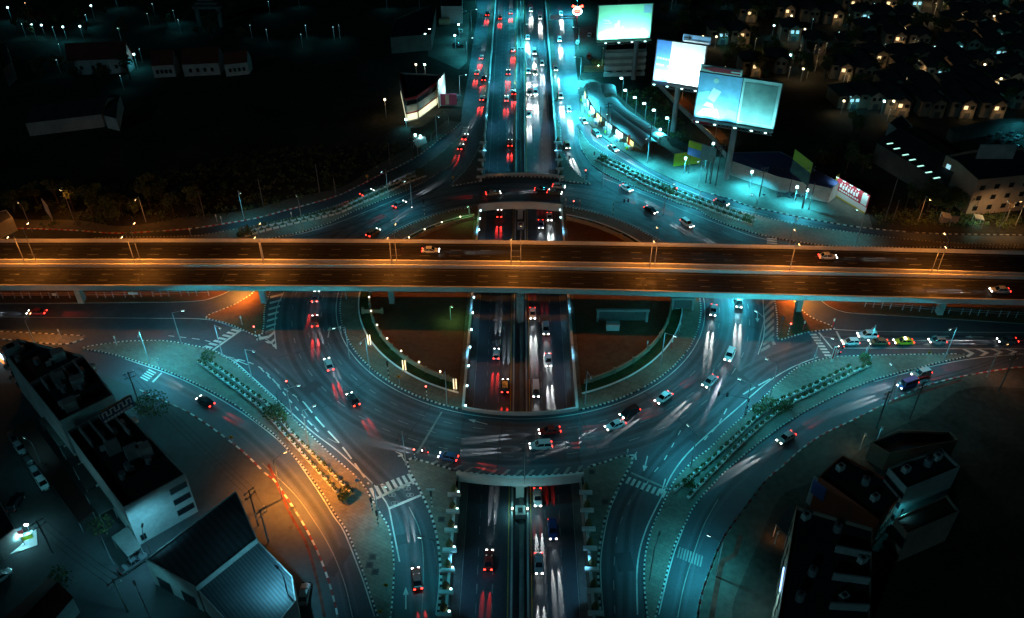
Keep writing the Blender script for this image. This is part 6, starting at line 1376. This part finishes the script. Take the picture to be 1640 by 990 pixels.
# lime hoarding and small boards, blue shed, apartment house, warehouse
def board(name, label, p0, p1, z0, z1, m, cat='hoarding', posts=True, th=.25):
    A, B = G(*p0, z0), G(*p1, z0); A.z = B.z = 0; c = (A+B)/2; rz = math.atan2((B-A).y, (B-A).x); W_ = (B-A).length; t = thing(name, label, cat, (c.x, c.y, .14), rz)
    MB().box((0, 0, (z0+z1)/2), (W_, th, z1-z0)).build('panel', m, t)
    if posts:
        for s in (-.4, .4): MB().cyl((s*W_, .3, 0), (s*W_, .3, z1-.2), .12).build('post', M_dsteel, t)
    return t, W_
tg, Wg = board('hoarding', 'lime green hoarding wall on the gravel lot', (1078, 267), (1121, 262), .2, 4.6, M_yg)
t, W_ = board('small_billboard', 'small billboard with yellow top and blue field above the lime hoarding', (1101, 248), (1144, 262), 6.5, 11.5, P_grey, 'billboard'); panel(t, -W_/2, -.2, 9.2, 11.4, M_yg, -.17, 'yellow_field'); panel(t, -W_/2, -.3, 6.6, 9.1, P_blue, -.17, 'blue_field')
t, W_ = board('pole_sign', 'tall sign with lime top and dark field on the gravel lot', (1266, 276), (1294, 299), 8, 15.5, mat('sign_dark', (.03, .05, .045), .6, .3, 0, .2), 'sign'); panel(t, -W_/2, W_/2, 12.2, 15.5, M_yg, -.17, 'lime_field')
t, W_ = board('shop_hoarding', 'red shop hoarding with white lettering and five lamps', (1336, 311), (1386, 341), .6, 6.2, M_redp, 'hoarding'); panel(t, -W_/2, W_/2, .6, 2.2, P_white, -.17, 'white_strip'); panel(t, -W_/2, W_/2, .2, .62, mat('yellow_base', (.6, .5, .04), .6, .3, 0, 0), -.17, 'yellow_edge'); panel(t, W_*.3, W_*.47, 2.5, 5.8, P_pale, -.17, 'picture')
lt = MB()
for i in range(7): x = -W_*.36+i*W_*.085; lt.box((x, -.17, 4.3-(i % 2)*.2), (.7, .05, 1.1)).box((x+.3, -.19, 5.2), (.35, .05, .5))
for i in range(9): lt.box((-W_*.36+i*W_*.07, -.17, 2.9), (.6, .05, .5))
lt.build('lettering', P_white, t)
for i in range(5):
    x = -W_*.44+i*W_*.22; MB().cyl((x, 0, 6.1), (x, -1.2, 7.0), .05).box((x, -1.3, 7.0), (1.0, .4, .2)).build('lamp_arm', M_steel, t); MB().box((x, -1.3, 6.86), (.9, .35, .1)).build('lamp_lens', G_teal, t); spot(t, (x, -1.4, 6.7), (x, 0, 2.5), (.5, .95, 1), 480, 150, .8)
t, W_ = board('yellow_pillar_sign', 'yellow side panel at the left end of the red hoarding', (1333, 310), (1338, 306), .4, 6.4, mat('yellow_base', (.6, .5, .04)), 'sign', False)
block('blue_shed', 'long blue roofed shed behind the gravel lot', 'shed', [(1168, 244), (1250, 243), (1345, 292), (1332, 302), (1250, 284), (1172, 258)], 5.0, M_wall, M_roofb, 0)
for px, py, lab, pw in ((1200, 301, 'brightest white flood lamp on the gravel lot', 8000), (1271, 326, 'left of the two white lamps below the tall sign', 3800), (1287, 331, 'right of the two white lamps below the tall sign', 3800), (1128, 275, 'white lamp at the foot of the small billboard', 2200), (1095, 279, 'white lamp over the lime hoarding', 4000), (1055, 232, 'white lamp at the canopy end', 5000), (1139, 255, 'white lamp on top of the small billboard pole', 700)):
    street_lamp((px, py), (px-3, py+9), lab, TEAL, pw*2.6, True, h=5.5, arm=.6, z=.18)
for i, (x, y) in enumerate(((988, 148), (994, 168), (1009, 180), (1024, 190), (1039, 201), (1060, 214))):
    street_lamp((x+8, y+10), (x-6, y+10), f'small cool lamp behind the inner vault canopy, {ORD[i]} from the far end', TEAL, 2600, True, h=7.5, arm=.5, group='cool lamps behind the vault canopies', size=160)
t = thing('scrap_heap', 'low dark heap of scrap on the gravel lot', 'heap', G(1261, 314, .18)); sm = MB(); rr = random.Random(2)
for i in range(40): sm.box((rr.gauss(0, 2.0), rr.gauss(0, .7), .3+rr.random()*.4), (rr.uniform(.3, 1.4), rr.uniform(.2, .8), rr.uniform(.2, .6)), rr.uniform(0, 3), rx=rr.uniform(-.4, .4))
tag(sm.build('scrap', M_dsteel, t), kind='stuff')
ta, ca = block('apartment_house', 'pale three storey apartment house with lit ground floor, upper right', 'building', [(1515, 249), (1533, 258), (1567, 288), (1660, 279), (1640, 236), (1560, 240)], 12, M_wallp, M_roofd, .8)
n = len(ca)
for i in range(n):
    a, b = ca[i], ca[(i+1) % n]; d = (b-a).normalized(); nr = Vector((d.y, -d.x, 0))
    if nr.y < -.2:
        L_ = (b-a).length; m_ = max(1, int(L_/4.5))
        for fl in range(3): win(ta, a, b, 2.4+fl*3.4, 1.5, 1.4, m_, lit=(0,) if fl == 2 and nr.x < -.3 else (), glowm=G_winc)
        if nr.x < -.3 and L_ > 6:
            q = a+d*L_*.35+nr*.2; MB().box((q.x, q.y, 1.7), (L_*.4, .2, 2.8), math.atan2(d.y, d.x)).build('lit_shopfront', glow('shopfront_cool', (.5, .95, 1), 2.4), ta); point(ta, (q.x+nr.x*2, q.y+nr.y*2, 2.2), (.5, .95, 1), 420)
MB().box((4, 3, 13.6), (11, .4, 4.6)).build('roof_board', M_wall, ta)
street_lamp((1598, 372), (1590, 352), 'sodium lamp facing the apartment house', WARM, 3000, h=9, arm=1)
gabled('long_warehouse', 'long dark warehouse with a row of lit skylights, upper right', 'warehouse', [(1470, 204), (1560, 262), (1512, 292), (1402, 228)], 7, 2.5, M_concd, M_roofd)
for i, (x, y) in enumerate(((1425, 231), (1436, 239), (1450, 249), (1461, 257), (1474, 267), (1487, 277), (1500, 286))):
    t = thing('skylight', 'glowing slot skylight along the long dark warehouse eave', 'skylight', G(x, y, 7.6), R(18), 'lit skylights of the long warehouse'); MB().box((0, 0, .1), (2.6, .8, .2)).build('frame', M_steel, t); MB().box((0, 0, .22), (2.2, .5, .06)).build('pane', glow('skylight_glow', (.45, 1, .8), 1.6), t)
block('shed', 'small pale shed with dark roof in front of the estate', 'shed', [(1424, 196), (1445, 184), (1462, 202), (1440, 210)], 5, M_wall, M_roofd, .2); block('yard_wall_roof', 'long curved grey roof beside the parked cars, upper right', 'shed', [(1520, 205), (1600, 190), (1660, 190), (1660, 196), (1602, 198), (1528, 212)], 4, M_concd, M_concd, 0)
street_lamp((1640, 225), (1632, 222), 'cool flood lamp over the parked cars, right edge', TEAL, 2400, h=8, arm=1)
for px, py, lab in ((1508, 347, 'kiosk with green lit roof at the apartment corner'), (1560, 350, 'small pale kiosk lit cyan below the apartment house')):
    t = canopy('kiosk', lab, [(px, py-8), (px+14, py-5), (px+17, py+3), (px+3, py)], 3, M_white, 'kiosk'); point(t, (0, 0, 2.0), (.4, 1, .75), 160)
t, W_ = board('wooden_board', 'weathered notice board lit orange at the verge', (1504, 357), (1533, 358), .4, 2.6, M_wallp, 'sign')

# --- housing estate and trees
M_house = mat('house_render', (.20, .155, .115), .85, .2, 0, .3)
def make_house(name, lit):
    t = thing('house', 'x', 'house'); w_, d_, h = 8.6, 9.5, 5.8
    MB().box((0, 0, h/2), (w_, d_, h)).build('wall', M_house, t)
    r = MB(); e = .6
    c = [(-w_/2-e, -d_/2-e, h), (w_/2+e, -d_/2-e, h), (w_/2+e, d_/2+e, h), (-w_/2-e, d_/2+e, h)]; a, b = (0, -d_/2+3, h+2.6), (0, d_/2-3, h+2.6)
    r.face([c[0], c[1], a]).face([c[1], c[2], b, a]).face([c[2], c[3], b]).face([c[3], c[0], a, b]); r.build('roof', M_roofd, t)
    g = MB(); x = 1.2; y = -d_/2-1.4
    g.box((x, y+.8, h/2-.2), (4.6, 1.8, h-.4)); g.face([(x-2.3, y-.1, h-.4), (x+2.3, y-.1, h-.4), (x, y-.1, h+1.3)]); g.build('porch', M_house, t)
    MB().face([(x-2.8, y-.5, h-.5), (x, y-.5, h+1.6), (x, -1, h+1.6), (x-2.8, -1, h-.5)]).face([(x+2.8, y-.5, h-.5), (x+2.8, -1, h-.5), (x, -1, h+1.6), (x, y-.5, h+1.6)]).build('porch_roof', M_roofd, t)
    for k, wx in enumerate((x-1.1, x+1.1)): MB().box((wx, y-.14, 4.2), (1.3, .1, 1.3)).build('window', G_win if lit == 1 and k == 0 else G_winc if lit == 2 else M_glass, t)
    MB().box((-2.6, -d_/2-.06, 4.2), (1.4, .1, 1.2)).build('window', M_glass, t)
    MB().box((x, y-.14, 1.2), (2.0, .1, 2.2)).build('door', M_dsteel, t)
    if lit: point(t, (x, y-2.2, 2.4), WARM if lit == 1 else TEAL, 120)
    return t
HP = [make_house('h', k) for k in (0, 1, 2)]; hu = set()
HOUSES = [('top row', 12, [(1255, 22), (1294, 26), (1330, 30), (1376, 30), (1410, 31), (1448, 33), (1518, 12), (1550, 12), (1520, 42), (1558, 44)]), ('second row', 11, [(1380, 55), (1428, 66), (1466, 68), (1540, 60), (1580, 60), (1612, 62)]), ('third row', 10, [(1395, 96), (1434, 98), (1470, 97), (1512, 92), (1585, 88), (1625, 90)]), ('fourth row', 9, [(1343, 116), (1382, 120), (1445, 116), (1492, 120), (1532, 116), (1612, 114)]), ('fifth row', 8, [(1420, 142), (1468, 144), (1518, 146), (1562, 148)]), ('front row', 7, [(1432, 172), (1482, 174), (1532, 175), (1578, 176)]), ('lane group', 6, [(1262, 55), (1240, 105), (1200, 110), (1180, 60), (1300, 75), (1195, 25), (1148, 60)])]
hi = 0
for row, _, pts in HOUSES:
    for i, (x, y) in enumerate(pts):
        lit = (1, 0, 1, 2, 0, 1, 1, 0, 1, 2, 0)[hi % 11] if row != 'front row' else (1, 0, 1, 1)[i]; hi += 1
        lab = f'{("dark", "warm lit", "cyan lit")[lit]} two storey house with hip roof, {ORD[i]} from the left in the {row}'; p = G(x, y+4, .14)
        if lit in hu: dup(HP[lit], p, R(random.uniform(-12, 4)), lab, 'houses of the estate')
        else: hu.add(lit); HP[lit].location = p; HP[lit].rotation_euler = (0, 0, R(-6)); tag(HP[lit], lab, 'house', 'houses of the estate')
fx = 0
for yi, y in enumerate((10, 26, 46, 76, 104, 131, 160)):
    for x in range(1352+(yi % 3)*13, 1650, 33):
        if 1460 < x < 1500 and y < 60: continue
        if any(abs(x-a) < 21 and abs(y-b) < 12 for _, _, pp in HOUSES for a, b in pp): continue
        lit = (1, 0, 1, 2, 0, 1, 0)[fx % 7]; fx += 1
        dup(HP[lit], G(x+random.uniform(-4, 4), y+4, .14), R(random.uniform(-14, 8)), ('dark house half hidden between the rows of the estate', 'warm lit house half hidden between the rows of the estate', 'cyan lit house half hidden between the rows of the estate')[lit], ('dark', 'warm lit', 'cyan lit')[lit]+' infill houses of the estate', scale=(random.uniform(.85, 1.15), random.uniform(.85, 1.2), random.uniform(.8, 1.05)))
area('estate_street', GL([(1466, -30), (1488, -30), (1496, 48), (1478, 48)]), .2, M_street)
for px, py, pw in ((1492, 8, 1500), (1494, 30, 1500), (1492, -12, 1200)): street_lamp((px, py), (px-8, py+3), f'warm lamp on the pale estate street, {"upper" if py < 0 else "middle" if py < 20 else "lower"} one', WARM, pw, h=7, arm=.8)
area('park_lawn', GL([(1150, 75), (1200, 70), (1260, 72), (1250, 95), (1160, 92)]), .19, M_grass)
HL = [(1123, 72, 0), (1180, 70, 0), (1208, 74, 0), (1230, 92, 0), (1279, 86, 0), (1308, 92, 0), (1264, 38, 0), (1356, 35, 1), (1376, 38, 1), (1236, 54, 1), (1465, 78, 0), (1472, 80, 1), (1464, 113, 0), (1474, 119, 0), (1424, 121, 0), (1474, 130, 1), (1416, 126, 1), (1565, 98, 0), (1570, 118, 0), (1591, 116, 0), (1580, 72, 0), (1613, 144, 1), (1400, 152, 1), (1406, 160, 1), (1410, 178, 1), (1420, 190, 0), (1195, 62, 0), (1340, 66, 1), (1502, 104, 1), (1518, 103, 1), (1545, 52, 0), (1506, 15, 0), (1604, 8, 1), (1638, 11, 1), (1082, 2, 1), (1075, 10, 1), (1162, 4, 1), (1320, 82, 0), (1350, 130, 0), (1282, 125, 0), (1355, 135, 0)]
HL += [(random.uniform(1345, 1640), random.uniform(5, 180), int(random.random() < .45)) for _ in range(46)]+[(random.uniform(1130, 1345), random.uniform(40, 130), int(random.random() < .2)) for _ in range(12)]
for i, (x, y, c) in enumerate(HL):
    pl = 'in the park by the lane' if x < 1320 and y > 30 else 'at the top right grounds' if y < 16 else 'between the estate houses'
    street_lamp((x, y+6), (x, y+12), f'{("warm", "cool")[c]} lamp {pl}, {"left" if x < 1240 else "mid left" if x < 1400 else "middle" if x < 1480 else "right"} part, {"upper" if y < 60 else "lower"} side', (WARM, TEAL)[c], 170 if c else 420, i % 3 == 0, h=5, arm=.4, group=f'small lamps {pl}')
# trees
def make_tree(kind):
    t = thing('tree', 'x', 'tree'); r = random.Random(kind*11+4); H = (6.5, 8.5, 5.0)[kind]; W_ = (2.6, 2.4, 2.2)[kind]
    tr = MB(); tr.cyl((0, 0, 0), (.1, 0, H*.5), .24, .15, 8)
    tips = []
    for i in range(7):
        a = r.uniform(0, 6.28); e = Vector((math.cos(a)*W_*.6, math.sin(a)*W_*.6, H*r.uniform(.55, .9))); tr.cyl((.1, 0, H*r.uniform(.3, .5)), e, .09, .03, 5); tips.append(e)
    tr.build('trunk', M_bark, t); cr = MB()
    for e in tips+[Vector((0, 0, H*.85))]:
        leafball(cr, e+Vector((r.gauss(0, .3), r.gauss(0, .3), r.gauss(0, .3))), (W_*r.uniform(.4, .62),)*2+(W_*r.uniform(.35, .5),), 62, r, 0, .34)
    cr.build('crown', [M_leaf, M_leaf2], t); return t
TP = [make_tree(k) for k in range(3)]; tu = set(); rt = random.Random(21)
TREES = []
def grove(n, x0, x1, y0, y1, where):
    for i in range(n): TREES.append((rt.uniform(x0, x1), rt.uniform(y0, y1), where))
grove(20, 1060, 1240, 10, 60, 'in the dark grove behind the billboards'); grove(26, 1150, 1340, 65, 130, 'in the park by the brown lane'); grove(64, 1350, 1640, 12, 180, 'between the estate houses'); grove(14, 1440, 1560, 318, 345, 'along the verge before the apartment house'); grove(14, 130, 330, 330, 355, 'in the scrub along the orange road'); grove(9, 20, 125, 320, 345, 'in the scrub at the far left'); grove(20, 20, 420, 20, 70, 'around the temple grounds'); grove(10, 60, 220, 112, 140, 'beside the temple halls'); grove(0, 0, 1, 0, 1, 'none'); grove(8, 1300, 1400, 215, 285, 'in the dark field left of the warehouse')
cnt = {}
for i, (x, y, wh) in enumerate(TREES):
    k = i % 3; s = rt.uniform(.75, 1.25); p = G(x, y, .12)
    cnt[(wh, k)] = cnt.get((wh, k), 0)+1
    lab = f'{("dark spreading", "dark tall", "dark low bushy")[k]} tree {wh}'; gp = f'{("spreading", "tall", "bushy")[k]} trees {wh}'
    if k in tu: dup(TP[k], p, rt.uniform(0, 6.28), lab, gp, scale=(s, s, s))
    else: tu.add(k); o = TP[k]; o.location = p; o.scale = (s, s, s); tag(o, lab, 'tree', gp)
# ragged scrub on the dark fields: one uncountable mass
sc = MB(); rs = random.Random(9)
def scrub(poly, n, hmax=1.0):
    W = GL(poly); xs = [p.x for p in W]; ys_ = [p.y for p in W]; k = 0
    def inside(x, y):
        c = False
        for a, b in zip(W, W[1:]+W[:1]):
            if (a.y > y) != (b.y > y) and x < (b.x-a.x)*(y-a.y)/(b.y-a.y)+a.x: c = not c
        return c
    while k < n:
        x, y = rs.uniform(min(xs), max(xs)), rs.uniform(min(ys_), max(ys_))
        if not inside(x, y): continue
        k += 1; q_ = rs.uniform(.5, 1.5); leafball(sc, (x, y, .14+hmax*.35*q_), (.9*q_, .9*q_, hmax*.6*q_), 15, rs, 0, .3*q_**.5)
scrub([(60, 366), (330, 352), (520, 312), (660, 245), (640, 230), (420, 240), (60, 330)], 620); scrub([(1050, 140), (1110, 225), (1160, 250), (1060, 215), (990, 150)], 260, .8); scrub([(1400, 362), (1640, 366), (1640, 345), (1400, 335)], 280)
tag(sc.build('scrub', [M_leaf, M_leaf2]), kind='stuff', label='ragged low scrub on the dark fields round the junction', cat='scrub')
